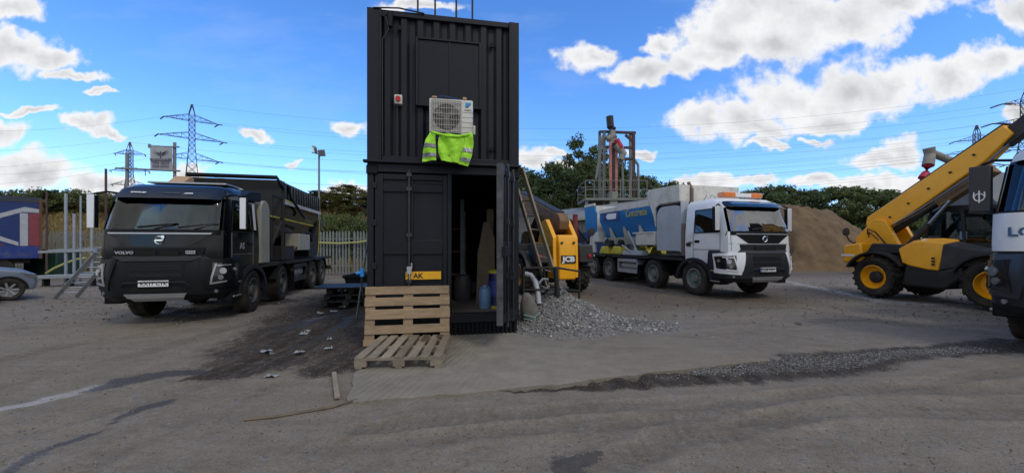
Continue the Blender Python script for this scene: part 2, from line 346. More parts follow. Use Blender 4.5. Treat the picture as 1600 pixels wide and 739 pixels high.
for pts, w in (([(-60, 575), (200, 522), (420, 474)], .16), ([(-60, 620), (250, 546), (440, 486)], .16), ([(-40, 700), (300, 604), (500, 520)], .15), ([(60, 760), (330, 640), (560, 560)], .15),
               ([(1650, 650), (1300, 640), (1050, 690), (900, 760)], .14), ([(1650, 605), (1300, 612), (1020, 650), (780, 745)], .14), ([(1640, 500), (1400, 478), (1240, 444), (1150, 430)], .2), ([(1640, 530), (1380, 505), (1200, 470)], .2),
               ([(560, 668), (900, 640), (1250, 618), (1650, 575)], .13), ([(500, 700), (900, 668), (1250, 650)], .12), ([(1000, 530), (1300, 500), (1640, 515)], .2), ([(-30, 520), (150, 500), (350, 470)], .2)):
    Wp = [gp(*p) for p in pts]; D = np.full(PX.shape, 9.); T = np.zeros(PX.shape); acc_ = 0
    for i in range(len(Wp)-1):
        d, t_ = seg_dist(jx*.35+PX*.65, jy*.35+PY*.65, Wp[i], Wp[i+1]); Ls = math.hypot(Wp[i+1][0]-Wp[i][0], Wp[i+1][1]-Wp[i][1]); m_ = d < D; T = np.where(m_, acc_+t_*Ls, T); D = np.minimum(D, d); acc_ += Ls
    core = np.clip((w-D)/(w*.35)+.5, 0, 1); tread = (np.sin(T*2*PI/.13+D*14) > .1)*1.0
    trk = np.maximum(trk, core*(.55+.45*tread)*np.clip(vnoise(PX, PY, .9, int(w*1000)+len(pts)+int(pts[0][1]), 3)*3-.95, 0, 1)); trh += -core*.010*(.5+.5*tread)+.012*np.exp(-((D-w*1.25)/(.05))**2)
H += trh*near
midf = np.clip((PY-7.5)/2, 0, 1)*np.clip((20-PY)/3, 0, 1); H += midf*((vnoise(PX*.8+PY*.5, PY, 2.2, 21, 5)-.5)*.07+(vnoise(PX, PY, 6, 22, 4)-.5)*.03)-midf*.01
H += mud*(vnoise(PX*1.6+PY*.12, PY*.22, 3.2, 10, 5)-.6)*.11-wet*.004
PXY = np.stack([PX.ravel(), PY.ravel(), H.ravel()], 1)
nyy, nxx = shp; idx = np.arange(nxx*nyy).reshape(shp)
quads = np.stack([idx[:-1, :-1], idx[:-1, 1:], idx[1:, 1:], idx[1:, :-1]], -1).reshape(-1, 4)
me = bpy.data.meshes.new('ground'); me.vertices.add(len(PXY)); me.vertices.foreach_set('co', PXY.astype(np.float32).ravel())
me.loops.add(quads.size); me.loops.foreach_set('vertex_index', quads.ravel().astype(np.int32)); me.polygons.add(len(quads))
me.polygons.foreach_set('loop_start', (np.arange(len(quads))*4).astype(np.int32)); me.update(calc_edges=True); me.validate()
me.polygons.foreach_set('use_smooth', [True]*len(me.polygons))
def attr(me, name, a, b, c):
    at_ = me.color_attributes.new(name, 'FLOAT_COLOR', 'POINT'); d = np.ones((len(me.vertices), 4), np.float32); d[:, 0] = a.ravel(); d[:, 1] = b.ravel(); d[:, 2] = c.ravel()
    at_.data.foreach_set('color', d.ravel())
attr(me, 'tracks', trk, trk, trk); attr(me, 'stains', mud, wet, slurry); attr(me, 'stains_b', grav, brown, np.clip((PY-21.5)/1.5, 0, 1))
ground = bpy.data.objects.new('ground', me); COL.objects.link(ground); tag(ground, 'worn grey brown dirt and crushed stone floor of the yard', kind='structure')
def ground_mat(name, slab=False):
    m = bpy.data.materials.new(name); m.use_nodes = True; nt = m.node_tree; N = nt.nodes; L = nt.links; b = N['Principled BSDF']; b.inputs['Specular IOR Level'].default_value = .3
    geo = N.new('ShaderNodeNewGeometry'); pos = geo.outputs['Position']
    def noi(s, d=6, r=.6, st=None, dist=0):
        n = N.new('ShaderNodeTexNoise'); n.inputs['Scale'].default_value = s; n.inputs['Detail'].default_value = d; n.inputs['Roughness'].default_value = r; n.inputs['Distortion'].default_value = dist
        if st:
            mp = N.new('ShaderNodeMapping'); mp.inputs['Scale'].default_value = st[0]; mp.inputs['Rotation'].default_value = (0, 0, R(st[1])); L.new(pos, mp.inputs[0]); L.new(mp.outputs[0], n.inputs['Vector'])
        else: L.new(pos, n.inputs['Vector'])
        return n.outputs['Fac']
    def rng(v, a, bb, c=0, d=1):
        n = N.new('ShaderNodeMapRange'); L.new(v, n.inputs['Value']); n.inputs['From Min'].default_value = a; n.inputs['From Max'].default_value = bb; n.inputs['To Min'].default_value = c; n.inputs['To Max'].default_value = d; return n.outputs[0]
    def mix(f, a, bb, mode='MIX'):
        n = N.new('ShaderNodeMix'); n.data_type = 'RGBA'; n.blend_type = mode
        for k, v in (('Factor', f), ('A', a), ('B', bb)):
            if isinstance(v, tuple): n.inputs[k].default_value = v+(1,)
            elif isinstance(v, float): n.inputs[k].default_value = v
            else: L.new(v, n.inputs[k])
        return n.outputs['Result']
    def ma(op, a, bb, cl=False):
        n = N.new('ShaderNodeMath'); n.operation = op; n.use_clamp = cl
        for i, v in enumerate((a, bb)):
            if isinstance(v, (int, float)): n.inputs[i].default_value = v
            else: L.new(v, n.inputs[i])
        return n.outputs[0]
    big = noi(.55, 5); mid = noi(3.5, 7, .65); fine = noi(38, 5, .7); streak = noi(1.6, 6, .6, ((.5, 2.4, 1), -24)); streak2 = noi(5, 5, .7, ((.35, 3, 1), -14))
    base = mix(rng(big, .35, .65), (.158, .131, .098), (.218, .188, .147))
    base = mix(rng(mid, .35, .7), base, (.245, .215, .172)); base = mix(ma('MULTIPLY', rng(streak, .45, .7), .55), base, (.135, .115, .092))
    base = mix(ma('MULTIPLY', rng(streak2, .5, .75), .45), base, (.25, .235, .205))
    base = mix(ma('MULTIPLY', rng(fine, .4, .75), .6), base, (.12, .105, .088)); spk = noi(150, 2, .6)
    base = mix(ma('MULTIPLY', rng(spk, .60, .68), .7), base, (.42, .39, .35)); base = mix(ma('MULTIPLY', rng(noi(70, 3, .6), .63, .7), .6), base, (.055, .05, .045))
    rough = .92
    a1 = N.new('ShaderNodeVertexColor'); a1.layer_name = 'stains'; s1 = N.new('ShaderNodeSeparateColor'); L.new(a1.outputs[0], s1.inputs[0])
    a2 = N.new('ShaderNodeVertexColor'); a2.layer_name = 'stains_b'; s2 = N.new('ShaderNodeSeparateColor'); L.new(a2.outputs[0], s2.inputs[0])
    edge = ma('SUBTRACT', ma('ADD', ma('MULTIPLY', noi(7, 8, .75), 1.0), ma('MULTIPLY', noi(60, 4, .75), .9)), .95)
    def thr(ch, lo=.35, hi=.6, k=1.1): return rng(ma('ADD', ch, ma('MULTIPLY', edge, k)), lo, hi)
    col = base
    if not slab:
        a3 = N.new('ShaderNodeVertexColor'); a3.layer_name = 'tracks'; s3 = N.new('ShaderNodeSeparateColor'); L.new(a3.outputs[0], s3.inputs[0])
        col = mix(ma('MULTIPLY', s3.outputs[0], rng(fine, .35, .6, .25, .6)), col, (.088, .073, .055))
        col = mix(ma('MULTIPLY', rng(noi(17, 6, .75), .52, .66), .5), col, (.088, .074, .057)); col = mix(ma('MULTIPLY', rng(noi(13, 6, .75), .55, .68), .4), col, (.29, .265, .225))
        col = mix(ma('MULTIPLY', thr(s2.outputs[1], .3, .9), .75), col, mix(rng(fine, .4, .7), (.095, .072, .052), (.145, .115, .088)))
        col = mix(thr(s1.outputs[0], .22, .5, 1.7), col, mix(ma('MULTIPLY', rng(noi(2.4, 7, .75, ((3.2, .55, 1), 6)), .46, .66), .9), mix(rng(fine, .4, .65), (.024, .018, .013), (.046, .036, .027)), (.085, .069, .052)))
        vor = N.new('ShaderNodeTexVoronoi'); vor.inputs['Scale'].default_value = 55; L.new(pos, vor.inputs['Vector'])
        bw = N.new('ShaderNodeSeparateColor'); L.new(vor.outputs['Color'], bw.inputs[0])
        gm = ma('MULTIPLY', thr(s2.outputs[0], .35, .7, 1.8), rng(vor.outputs['Distance'], .5, .25))
        col = mix(gm, col, mix(bw.outputs[0], (.13, .13, .13), (.36, .36, .35)))
        sl = thr(s1.outputs[2], .22, .6, 2.6); col = mix(ma('MULTIPLY', sl, rng(mid, .3, .6, .25, .8)), col, (.42, .43, .44))
        w = thr(s1.outputs[1], .30, .52, 2.8); col = mix(ma('MULTIPLY', w, .8), col, (.036, .034, .034))
        gr = s2.outputs[2]; col = mix(gr, col, mix(rng(mid, .35, .65), (.19, .15, .075), (.075, .085, .03)))
        rv = rng(w, 0, 1, .92, .62); L.new(rv, b.inputs['Roughness'])
    else:
        sxx = N.new('ShaderNodeSeparateXYZ'); L.new(pos, sxx.inputs[0]); col = mix(rng(sxx.outputs[0], .2, 2.2, .6, .0), base, mix(rng(mid, .3, .7), (.20, .185, .155), (.29, .275, .24)))
        b.inputs['Roughness'].default_value = .9
    L.new(col, b.inputs['Base Color'])
    hgt = ma('ADD', ma('MULTIPLY', fine, .5), ma('ADD', ma('MULTIPLY', mid, .8), ma('MULTIPLY', spk, .12)))
    if slab:
        wv = N.new('ShaderNodeTexWave'); wv.wave_type = 'BANDS'; wv.bands_direction = 'X'; wv.inputs['Scale'].default_value = 3.6; wv.inputs['Distortion'].default_value = 1.6; wv.inputs['Detail'].default_value = 3; wv.inputs['Detail Scale'].default_value = 2
        mp = N.new('ShaderNodeMapping'); mp.inputs['Rotation'].default_value = (0, 0, R(12)); L.new(pos, mp.inputs[0]); L.new(mp.outputs[0], wv.inputs['Vector'])
        sx_ = N.new('ShaderNodeSeparateXYZ'); L.new(pos, sx_.inputs[0]); fade = ma('MULTIPLY', rng(noi(1.6, 4), .38, .6, 0, 1), rng(ma('ABSOLUTE', ma('ADD', sx_.outputs[0], 1.3), 0), .2, 1.5, .6, 0)); rib = ma('MULTIPLY', wv.outputs['Fac'], fade)
        hgt = ma('ADD', hgt, ma('MULTIPLY', rib, .55)); nc = mix(ma('MULTIPLY', ma('SUBTRACT', 1.0, wv.outputs['Fac']), ma('MULTIPLY', fade, .28)), col, (.10, .088, .07)); L.new(nc, b.inputs['Base Color'])
    bp = N.new('ShaderNodeBump'); bp.inputs['Strength'].default_value = .8; bp.inputs['Distance'].default_value = .035; L.new(hgt, bp.inputs['Height'])
    if not slab: L.new(rng(w, 0, 1, .8, .3), bp.inputs['Strength'])
    L.new(bp.outputs[0], b.inputs['Normal']); return m
ground.data.materials.append(ground_mat('yard_dirt'))
# cast concrete apron in front of the container: worn, ribbed, thin edge standing out of the dirt
ap = [gp(541, 628, .02), gp(640, 622, .02), gp(740, 614, .02), gp(850, 603, .02), gp(960, 590, .02), gp(1060, 577, .02), gp(1150, 566, .02), gp(1235, 558, .02), (2.9, 6.6), (1.3, 7.0), (.4, 7.6), (-2.2, 7.3), gp(590, 528, .02), gp(566, 560, .02)]
def apron():
    # dense outline with a ragged edge
    pts = []
    for i in range(len(ap)):
        a, b_ = Vector(ap[i]), Vector(ap[(i+1) % len(ap)]); n = max(2, int((b_-a).length/.04))
        for k in range(n):
            p = a.lerp(b_, k/n); j = fbm(p.x, p.y, 3.2)*.05+fbm(p.x, p.y, 14)*.02; c = Vector((-.1, 5.8)); d = (p-c).normalized(); pts.append(p+d*j)
    c = Vector((.0, 5.8)); rings = []
    def z(p, k): return .038 if p.x < 1.0 else .038-.034*min(1, (p.x-1.0)/2.8)
    for k, (s, zz) in enumerate(((1, -.05), (1, None), (.985, None), (.6, None), (.2, None))):
        r = []
        for p in pts:
            q = c+(p-c)*s; r.append((q.x, q.y, -.05 if zz is not None else z(q, k)+(0 if s < 1 else -.008)))
        rings.append(r)
    m = MB(); m.loft(rings, cap=False); n = len(pts); m.f.append(tuple(range(4*n, 5*n)))
    return m.build('concrete_apron', ground_mat('apron_concrete', True), kind='structure', label='pale ribbed concrete apron in front of the container')
apron()
# ------------------------------------------------------------------ loose stones
def stones(name, spots, m, label, sub=0):
    """spots: array of x,y,z,size; one mesh of small rough pebbles"""
    ico = np.array([(0, 0, 1), (.94, 0, .33), (-.47, .82, .33), (-.47, -.82, .33), (.47, .82, -.33), (-.94, 0, -.33), (.47, -.82, -.33), (0, 0, -1)], float)
    fc = np.array([(0, 1, 2), (0, 2, 3), (0, 3, 1), (1, 4, 2), (2, 5, 3), (3, 6, 1), (1, 6, 4), (2, 4, 5), (3, 5, 6), (7, 4, 6), (7, 5, 4), (7, 6, 5)])
    rs = np.random.RandomState(len(spots)); n = len(spots); S = np.array(spots)
    ang = rs.rand(n)*2*PI; sc_ = S[:, 3:4]*(.6+.8*rs.rand(n, 3)); sc_[:, 2] *= .7
    V = ico[None]*sc_[:, None, :]*(.8+.4*rs.rand(n, 8, 1)); c, s = np.cos(ang)[:, None], np.sin(ang)[:, None]
    x = V[..., 0]*c-V[..., 1]*s; y = V[..., 0]*s+V[..., 1]*c; V[..., 0] = x; V[..., 1] = y; V += S[:, None, :3]
    Fc = (fc[None]+np.arange(n)[:, None, None]*8).reshape(-1, 3); me = bpy.data.meshes.new(name)
    me.vertices.add(n*8); me.vertices.foreach_set('co', V.astype(np.float32).ravel()); me.loops.add(Fc.size); me.loops.foreach_set('vertex_index', Fc.ravel().astype(np.int32))
    me.polygons.add(len(Fc)); me.polygons.foreach_set('loop_start', (np.arange(len(Fc))*3).astype(np.int32)); me.update(calc_edges=True); me.validate(); me.materials.append(m)
    o = bpy.data.objects.new(name, me); COL.objects.link(o); return tag(o, label, kind='stuff')
def stone_mat(name, c0, c1):
    m = bpy.data.materials.new(name); m.use_nodes = True; N = m.node_tree.nodes; L = m.node_tree.links; b = N['Principled BSDF']; b.inputs['Roughness'].default_value = .8
    g = N.new('ShaderNodeNewGeometry'); r = N.new('ShaderNodeValToRGB'); r.color_ramp.elements[0].color = c0+(1,); r.color_ramp.elements[1].color = c1+(1,)
    e = r.color_ramp.elements.new(.75); e.color = tuple((a+b_)/2*.9 for a, b_ in zip(c0, c1))+(1,)
    L.new(g.outputs['Random Per Island'], r.inputs[0]); L.new(r.outputs[0], b.inputs['Base Color']); return m
SM = stone_mat('stone_mix', (.085, .078, .068), (.30, .285, .26)); GM = stone_mat('gravel_mix', (.10, .098, .095), (.52, .51, .48))
rs = np.random.RandomState(5); sp = []
def hsample(x, y): return float(height(np.array([[x]]), np.array([[y]]))[0, 0])
n = 17000; Y_ = 2.3+11*rs.rand(n)**1.8; X_ = (rs.rand(n)*2-1)*(Y_*1.38); Z_ = height(X_[None], Y_[None])[0]
siz = .002+.0045*rs.rand(n)**4*(1+Y_/6)
sp = np.stack([X_, Y_, Z_+siz*.1+.002, siz], 1); m2 = 5000; Y2 = 7.5+11*rs.rand(m2); X2 = (rs.rand(m2)*2-1)*Y2*1.3; s2 = .008+.022*rs.rand(m2)**3; sp = np.concatenate([sp, np.stack([X2, Y2, height(X2[None], Y2[None])[0]+.006, s2], 1)])
stones('loose_stones', sp, SM, 'small loose stones strewn over the dirt yard')
def along(pts, ws, n, s0, s1):
    W = [gp(*p) for p in pts]; o = []
    for _ in range(n):
        k = rnd.random()*(len(W)-1); i = int(k); t = k-i; x = W[i][0]*(1-t)+W[i+1][0]*t; y = W[i][1]*(1-t)+W[i+1][1]*t; w = ws[i]*(1-t)+ws[i+1]*t
        a = rnd.random()*2*PI; r = w*rnd.random()**.6; x += r*math.cos(a); y += r*math.sin(a); s = s0+(s1-s0)*rnd.random()**2; o.append((x, y, hsample(x, y)+s*.2, s))
    return o
sg = along([(1080, 582), (1150, 575), (1250, 567), (1330, 561), (1420, 551), (1540, 545)], [.12, .30, .38, .30, .2, .16], 4200, .003, .009)
sg += along([(620, 560), (900, 600), (1080, 585)], [.3, .1, .15], 500, .003, .009)
stones('gravel_band', np.array(sg), GM, 'pale gravel washed along the edge of the concrete')
# heap of pale gravel beside the container
def heap_h(x, y):
    cx, cy = .95, 7.75; dx, dy = (x-cx)/1.45, (y-cy)/(1.75 if y < cy else 1.1); d = math.hypot(dx, dy)
    h = .70*max(0, 1-d)**1.2; cx2, cy2 = 1.9, 7.4; d2 = math.hypot((x-cx2)/1.5, (y-cy2)/.9); h = max(h, .16*max(0, 1-d2)**.9)
    return h*(1+.15*fbm(x, y, 2.5))-.02
def heap():
    m = MB(); nx, ny = 60, 50; xs = np.linspace(-.5, 3.5, nx); ys = np.linspace(5.9, 9.0, ny)
    vs = [(x, y, heap_h(x, y)) for y in ys for x in xs]; fs = [(j*nx+i, j*nx+i+1, (j+1)*nx+i+1, (j+1)*nx+i) for j in range(ny-1) for i in range(nx-1)]
    m.add(vs, fs); return m.build('gravel_heap', mat('gravel_bed', (.17, .165, .16), .9, var=.4, scale=40, bump=.8, bscale=50), kind='stuff', label='low heap of pale gravel beside the container door')
heap(); hs_ = []
while len(hs_) < 9500:
    x = rnd.uniform(-.5, 3.4); y = rnd.uniform(5.9, 8.6); h = heap_h(x, y)
    if h < .004 and rnd.random() > .05: continue
    if h < .06 and rnd.random() > .45: continue
    s = .005+.026*rnd.random()**3.5; hs_.append((x, y, max(0, h)+s*.3, s))
stones('gravel_stones', np.array(hs_), GM, 'coarse pale gravel stones lying on the heap')
# ------------------------------------------------------------------ sand heap behind the white truck
def sand():
    m = MB(); nx, ny = 190, 140; cx, cy = 19.0, 28.0
    def h(x, y):
        d = math.hypot((x-cx)/8.6, (y-cy)/(5.2 if y < cy else 7)); v = 5.0*max(0, 1-d**1.7)
        v = min(v, 3.75+.55*max(0, 1-abs(x-18.6)/4.5)+.08*fbm(x, y, .6))
        # the quarried face at the left, cut steep by the loader, and its shoulder to the right
        edge = 17.4+.9*fbm(0, y, .5); cut = 1/(1+math.exp(-(x-edge-.3*(y-24))*3.2)); yf = cy-5.0+3.2*(1-cut)+.5*fbm(x, 1, .7)
        f = 1/(1+math.exp(-(y-yf-.35*max(0, 3.8-v))*2.1)); v = v*(cut+(1-cut)*f)
        v += .26*fbm(x, y, .7, 5)*min(1, v)+.10*fbm(x, y, 2.6, 5)*min(1, v)+.10*abs(fbm(x*2.2, y*.5+v, 1.3, 4))*min(1, v); return v-.06
    xs = np.linspace(9.5, 29, nx); ys = np.linspace(21.5, 35, ny); vs = [(x, y, h(x, y)) for y in ys for x in xs]
    fs = [(j*nx+i, j*nx+i+1, (j+1)*nx+i+1, (j+1)*nx+i) for j in range(ny-1) for i in range(nx-1)]
    m.add(vs, fs); return m.build('sand_heap', mat('sand', (.135, .092, .052), .95, var=.38, scale=1.1, bump=1.0, bscale=9), label='tall heap of brown building sand with a dug-out face', cat='sand heap')
sand()
# ------------------------------------------------------------------ vegetation
def leaf_mat(name, c0, c1, c2):
    m = bpy.data.materials.new(name); m.use_nodes = True; N = m.node_tree.nodes; L = m.node_tree.links; b = N['Principled BSDF']; b.inputs['Roughness'].default_value = .7; b.inputs['Specular IOR Level'].default_value = .25
    tc = N.new('ShaderNodeTexCoord'); n = N.new('ShaderNodeTexNoise'); n.inputs['Scale'].default_value = .9; n.inputs['Detail'].default_value = 5; L.new(tc.outputs['Object'], n.inputs['Vector'])
    oi = N.new('ShaderNodeObjectInfo'); g = N.new('ShaderNodeNewGeometry')
    a = N.new('ShaderNodeMath'); a.operation = 'MULTIPLY_ADD'; L.new(g.outputs['Random Per Island'], a.inputs[0]); a.inputs[1].default_value = .35; L.new(n.outputs['Fac'], a.inputs[2])
    a2 = N.new('ShaderNodeMath'); a2.operation = 'MULTIPLY_ADD'; L.new(oi.outputs['Random'], a2.inputs[0]); a2.inputs[1].default_value = .3; L.new(a.outputs[0], a2.inputs[2])
    r = N.new('ShaderNodeValToRGB'); r.color_ramp.elements[0].position = .45; r.color_ramp.elements[0].color = c0+(1,); r.color_ramp.elements[1].position = 1.05; r.color_ramp.elements[1].color = c2+(1,)
    e = r.color_ramp.elements.new(.75); e.color = c1+(1,); L.new(a2.outputs[0], r.inputs[0]); L.new(r.outputs[0], b.inputs['Base Color'])
    tr = N.new('ShaderNodeBsdfTranslucent'); L.new(r.outputs[0], tr.inputs[0]); mx = N.new('ShaderNodeMixShader'); mx.inputs[0].default_value = .25
    L.new(b.outputs[0], mx.inputs[1]); L.new(tr.outputs[0], mx.inputs[2]); L.new(mx.outputs[0], N['Material Output'].inputs[0]); return m
LEAF = {'dark': leaf_mat('leaf_dark', (.052, .078, .036), (.09, .13, .055), (.15, .20, .09)),
        'mid': leaf_mat('leaf_mid', (.045, .068, .026), (.08, .11, .04), (.14, .17, .065)),
        'olive': leaf_mat('leaf_olive', (.05, .058, .018), (.095, .098, .03), (.16, .15, .05)),
        'tan': leaf_mat('grass_tan', (.12, .10, .035), (.22, .17, .065), (.30, .23, .1))}
mat('bark', (.07, .055, .04), .95, var=.3, scale=10, bump=.5, stretch=(1, 1, .2))
def cards(centres, n_each, size, seed, flat=.0):
    """many small leaf-sized faces in clumps; centres: x,y,z,rx,ry,rz"""
    rs = np.random.RandomState(seed); C = np.repeat(np.array(centres), n_each, axis=0); n = len(C)
    d = rs.normal(size=(n, 3)); d /= np.linalg.norm(d, axis=1)[:, None]; p = C[:, :3]+d*C[:, 3:6]*(rs.rand(n, 1)**.45)
    a = rs.normal(size=(n, 3)); a /= np.linalg.norm(a, axis=1)[:, None]; b = np.cross(a, rs.normal(size=(n, 3))); b /= np.linalg.norm(b, axis=1)[:, None]
    s = size*(.5+rs.rand(n, 1)); a = a*s; b = b*s*.62
    V = np.stack([p-a, p-b*.9, p+a, p+b*.9], 1).reshape(-1, 3); return V
def quadmesh(name, V, m):
    n = len(V)//4; me = bpy.data.meshes.new(name); me.vertices.add(len(V)); me.vertices.foreach_set('co', V.astype(np.float32).ravel())
    me.loops.add(4*n); me.loops.foreach_set('vertex_index', np.arange(4*n, dtype=np.int32)); me.polygons.add(n); me.polygons.foreach_set('loop_start', np.arange(n, dtype=np.int32)*4)
    me.update(calc_edges=True); me.validate(); me.materials.append(m); return me
def tree_kit(kind, seed, h=1.0):
    """crown and trunk meshes of a tree about 10 m tall"""
    r = random.Random(seed); cl = []; tm = MB(); tw = {'birch': .10}.get(kind, .2)
    q_ = .34 if kind == 'bush' else 1
    tm.tube([(0, 0, -1), (.1, 0, 2.5*q_), (-.05, .1, 5.5*q_), (.1, 0, 8.3*q_)], [tw*1.2, tw, tw*.6, tw*.2], 8)
    if kind == 'round':
        for k in range(80):
            a = r.random()*2*PI; z = r.uniform(.3, 9.6); w = 3.4*math.sin(PI*min(.95, max(.2, (z+1.2)/11.2)))**.7; rr = w*r.random()**.5
            q = r.uniform(.55, 1.15); cl.append((rr*math.cos(a), rr*math.sin(a), z, q, q, q*.75))
    elif kind == 'birch':
        for k in range(60):
            a = r.random()*2*PI; z = r.uniform(2.5, 10.8); w = 2.3*(1-(z-2)/9.8)**.55+.15; rr = w*r.random()**.6
            q = r.uniform(.28, .72); cl.append((rr*math.cos(a), rr*math.sin(a), z, q, q, q*.9))
    else:
        for k in range(40):
            a = r.random()*2*PI; z = r.uniform(.2, 3.6); w = 3.0*math.sin(PI*min(.95, (z+.8)/5.2)); rr = w*r.random()**.5
            q = r.uniform(.4, .9); cl.append((rr*math.cos(a), rr*math.sin(a), z, q, q, q*.7))
    for c in cl[::4]:
        z0 = max(.3, c[2]-1.6); tm.tube([(0, 0, z0), (c[0]*.5, c[1]*.5, (z0+c[2])/2), (c[0], c[1], c[2])], [tw*.4, tw*.25, .02], 5)
    ne = {'round': 90, 'birch': 75}.get(kind, 100); sz = {'round': .17, 'birch': .12}.get(kind, .13)
    V = cards(cl, ne, sz, seed); return V, tm
KITS = {}
def get_kit(kind, seed, leaf):
    k = (kind, seed, leaf)
    if k not in KITS:
        V, tm = tree_kit(kind, seed); cm = quadmesh('crown', V, LEAF[leaf]); t = tm.build('trunk', 'bark'); KITS[k] = (cm, t.data); bpy.data.objects.remove(t)
    return KITS[k]
def tree(name, kind, seed, leaf, x, y, h, wid, label, cat, group, zb=None):
    cm, td = get_kit(kind, seed, leaf); t = thing(name, label, cat, (x, y, hsample(x, y) if zb is None else zb), rnd.random()*6, group)
    t.scale = (wid, wid, h/(3.6 if kind == 'bush' else 10))
    for nm, d in (('crown', cm), ('trunk', td)):
        o = bpy.data.objects.new(nm, d); COL.objects.link(o); o.parent = t
G1 = 'dark trees of the wood behind the sand heap'
i = 0
for px, py, Y in [(990, 268, 52), (1018, 272, 60), (1045, 280, 66), (1075, 290, 62), (1100, 296, 66), (1130, 298, 62), (1160, 294, 68), (1186, 290, 60), (1206, 285, 58), (1232, 286, 60), (1262, 292, 60), (1290, 290, 66), (1310, 286, 60), (1340, 288, 62), (1368, 290, 60), (1395, 294, 56), (1420, 300, 56), (1450, 305, 60), (1490, 306, 60), (1540, 304, 62), (1600, 300, 62), (1660, 296, 62)]:
    x, y = (px-800)/600*Y, Y; top = EYE+(383-py-4)*Y/600; z0 = hsample(x, y)
    tree('dense_tree', 'round', 1+i % 4, 'dark' if i % 3 else 'mid', x, y, (top-z0), 1.0+rnd.random()*.3, 'dense dark green tree in the wood behind the sand heap and white truck', 'tree', G1); i += 1
for px, py, Y in [(818, 262, 50), (835, 268, 48), (852, 278, 44), (868, 255, 46), (962, 250, 50), (940, 262, 46), (800, 262, 52), (770, 265, 52), (730, 270, 52), (690, 275, 50), (650, 280, 50), (610, 285, 48)]:
    x, y = (px-800)/600*Y, Y; top = EYE+(383-py)*Y/600; z0 = hsample(x, y)
    tree('broadleaf_tree', 'round', 1+i % 4, 'dark', x, y, top-z0, 1.0, 'dark broadleaf tree behind the grey shed and black container', 'tree', 'dark trees behind the container'); i += 1
for px, py, Y in [(905, 214, 44), (882, 240, 42), (925, 232, 45), (945, 236, 47), (895, 262, 40), (915, 255, 41), (970, 262, 45)]:
    x, y = (px-800)/600*Y, Y; top = EYE+(383-py)*Y/600; z0 = hsample(x, y)
    tree('slender_tree', 'birch', 11+i % 3, 'mid' if i % 2 else 'dark', x, y, (top-z0)/1.08, 1.15, 'slender airy tree rising beside the auger tower', 'tree', 'slender trees beside the auger tower'); i += 1
for px, py, Y in [(505, 300, 38), (528, 296, 36), (548, 290, 40), (566, 304, 36), (585, 300, 38), (480, 306, 40), (450, 312, 42), (420, 316, 42), (380, 318, 42)]:
    x, y = (px-800)/600*Y, Y; top = EYE+(383-py)*Y/600; z0 = hsample(x, y)
    tree('broadleaf_tree', 'round' if i % 3 else 'birch', 1+i % 3 if i % 3 else 12, 'olive', x, y, max(2, top-z0), .8, 'yellowish green tree above the palisade fence left of the container', 'tree', 'yellowish trees above the fence'); i += 1
for k in range(24):
    px = -20+k*16+rnd.uniform(-5, 5); py = 300+rnd.uniform(-3, 8) if px < 200 else 308; Y = 37+rnd.uniform(-2, 2)
    x, y = (px-800)/600*Y, Y; z0 = hsample(x, y); top = EYE+(383-py)*Y/600
    tree('scrub_bush', 'bush', 21+k % 3, 'mid' if k % 2 else 'olive', x, y, max(1.5, top-z0), .75, 'straggly bush on the crest of the bank behind the fence', 'bush', 'bushes on the crest of the bank')
for k in range(26):
    px = 470+k*5+rnd.uniform(-4, 4) if k < 20 else 150+k*12; Y = 24.5+rnd.uniform(-1, 3)
    x, y = (px-800)/600*Y, Y
    tree('low_bush', 'bush', 21+k % 3, 'mid', x, y, rnd.uniform(1.6, 2.6), .45, 'low green bush close behind the palisade fence', 'bush', 'low bushes behind the fence')
# rough dry grass on the bank
def bank_grass():
    r = np.random.RandomState(3); n = 52000; x = -r.rand(n)*62-2; y = 21.8+r.rand(n)*17; z = height(x[None], y[None])[0]; s = .25+.45*r.rand(n); a = r.rand(n)*PI
    w = .05+.05*r.rand(n); lx = r.normal(size=n)*.12; ly = r.normal(size=n)*.12; c, q = np.cos(a)*w, np.sin(a)*w
    V = np.stack([np.stack([x-c, y-q, z-.05], 1), np.stack([x+c, y+q, z-.05], 1), np.stack([x+c*.4+lx, y+q*.4+ly, z+s], 1), np.stack([x-c*.4+lx, y-q*.4+ly, z+s], 1)], 1).reshape(-1, 3)
    o = bpy.data.objects.new('bank_grass', quadmesh('bank_grass', V, LEAF['tan'])); COL.objects.link(o); tag(o, 'rough dry yellow grass on the bank behind the fence', kind='stuff')
bank_grass()
# ------------------------------------------------------------------ the two stacked containers
mat('box_paint', (.010, .012, .0175), .45, var=.14, scale=3, dirt=.24, bump=.5, bscale=3, spec=.25, stretch=(1.6, 1.6, .3), dcol=(.034, .032, .032))
mat('box_dark', (.008, .009, .012), .6, var=.2, dirt=.2, spec=.2, dcol=(.04, .04, .04))
mat('ply', (.22, .17, .11), .8, var=.2, scale=5, dirt=.3)
CX, CY = -2.33, 6.17; CA = math.atan2(.45, 2.45); W = 2.49; ZF, ZM, ZT = .34, 2.90, 5.37
GC = 'black shipping containers stacked two high'
lo = thing('shipping_container', 'lower black shipping container on a ribbed plinth with its right door open', 'shipping container', (CX, CY, 0), CA, GC)
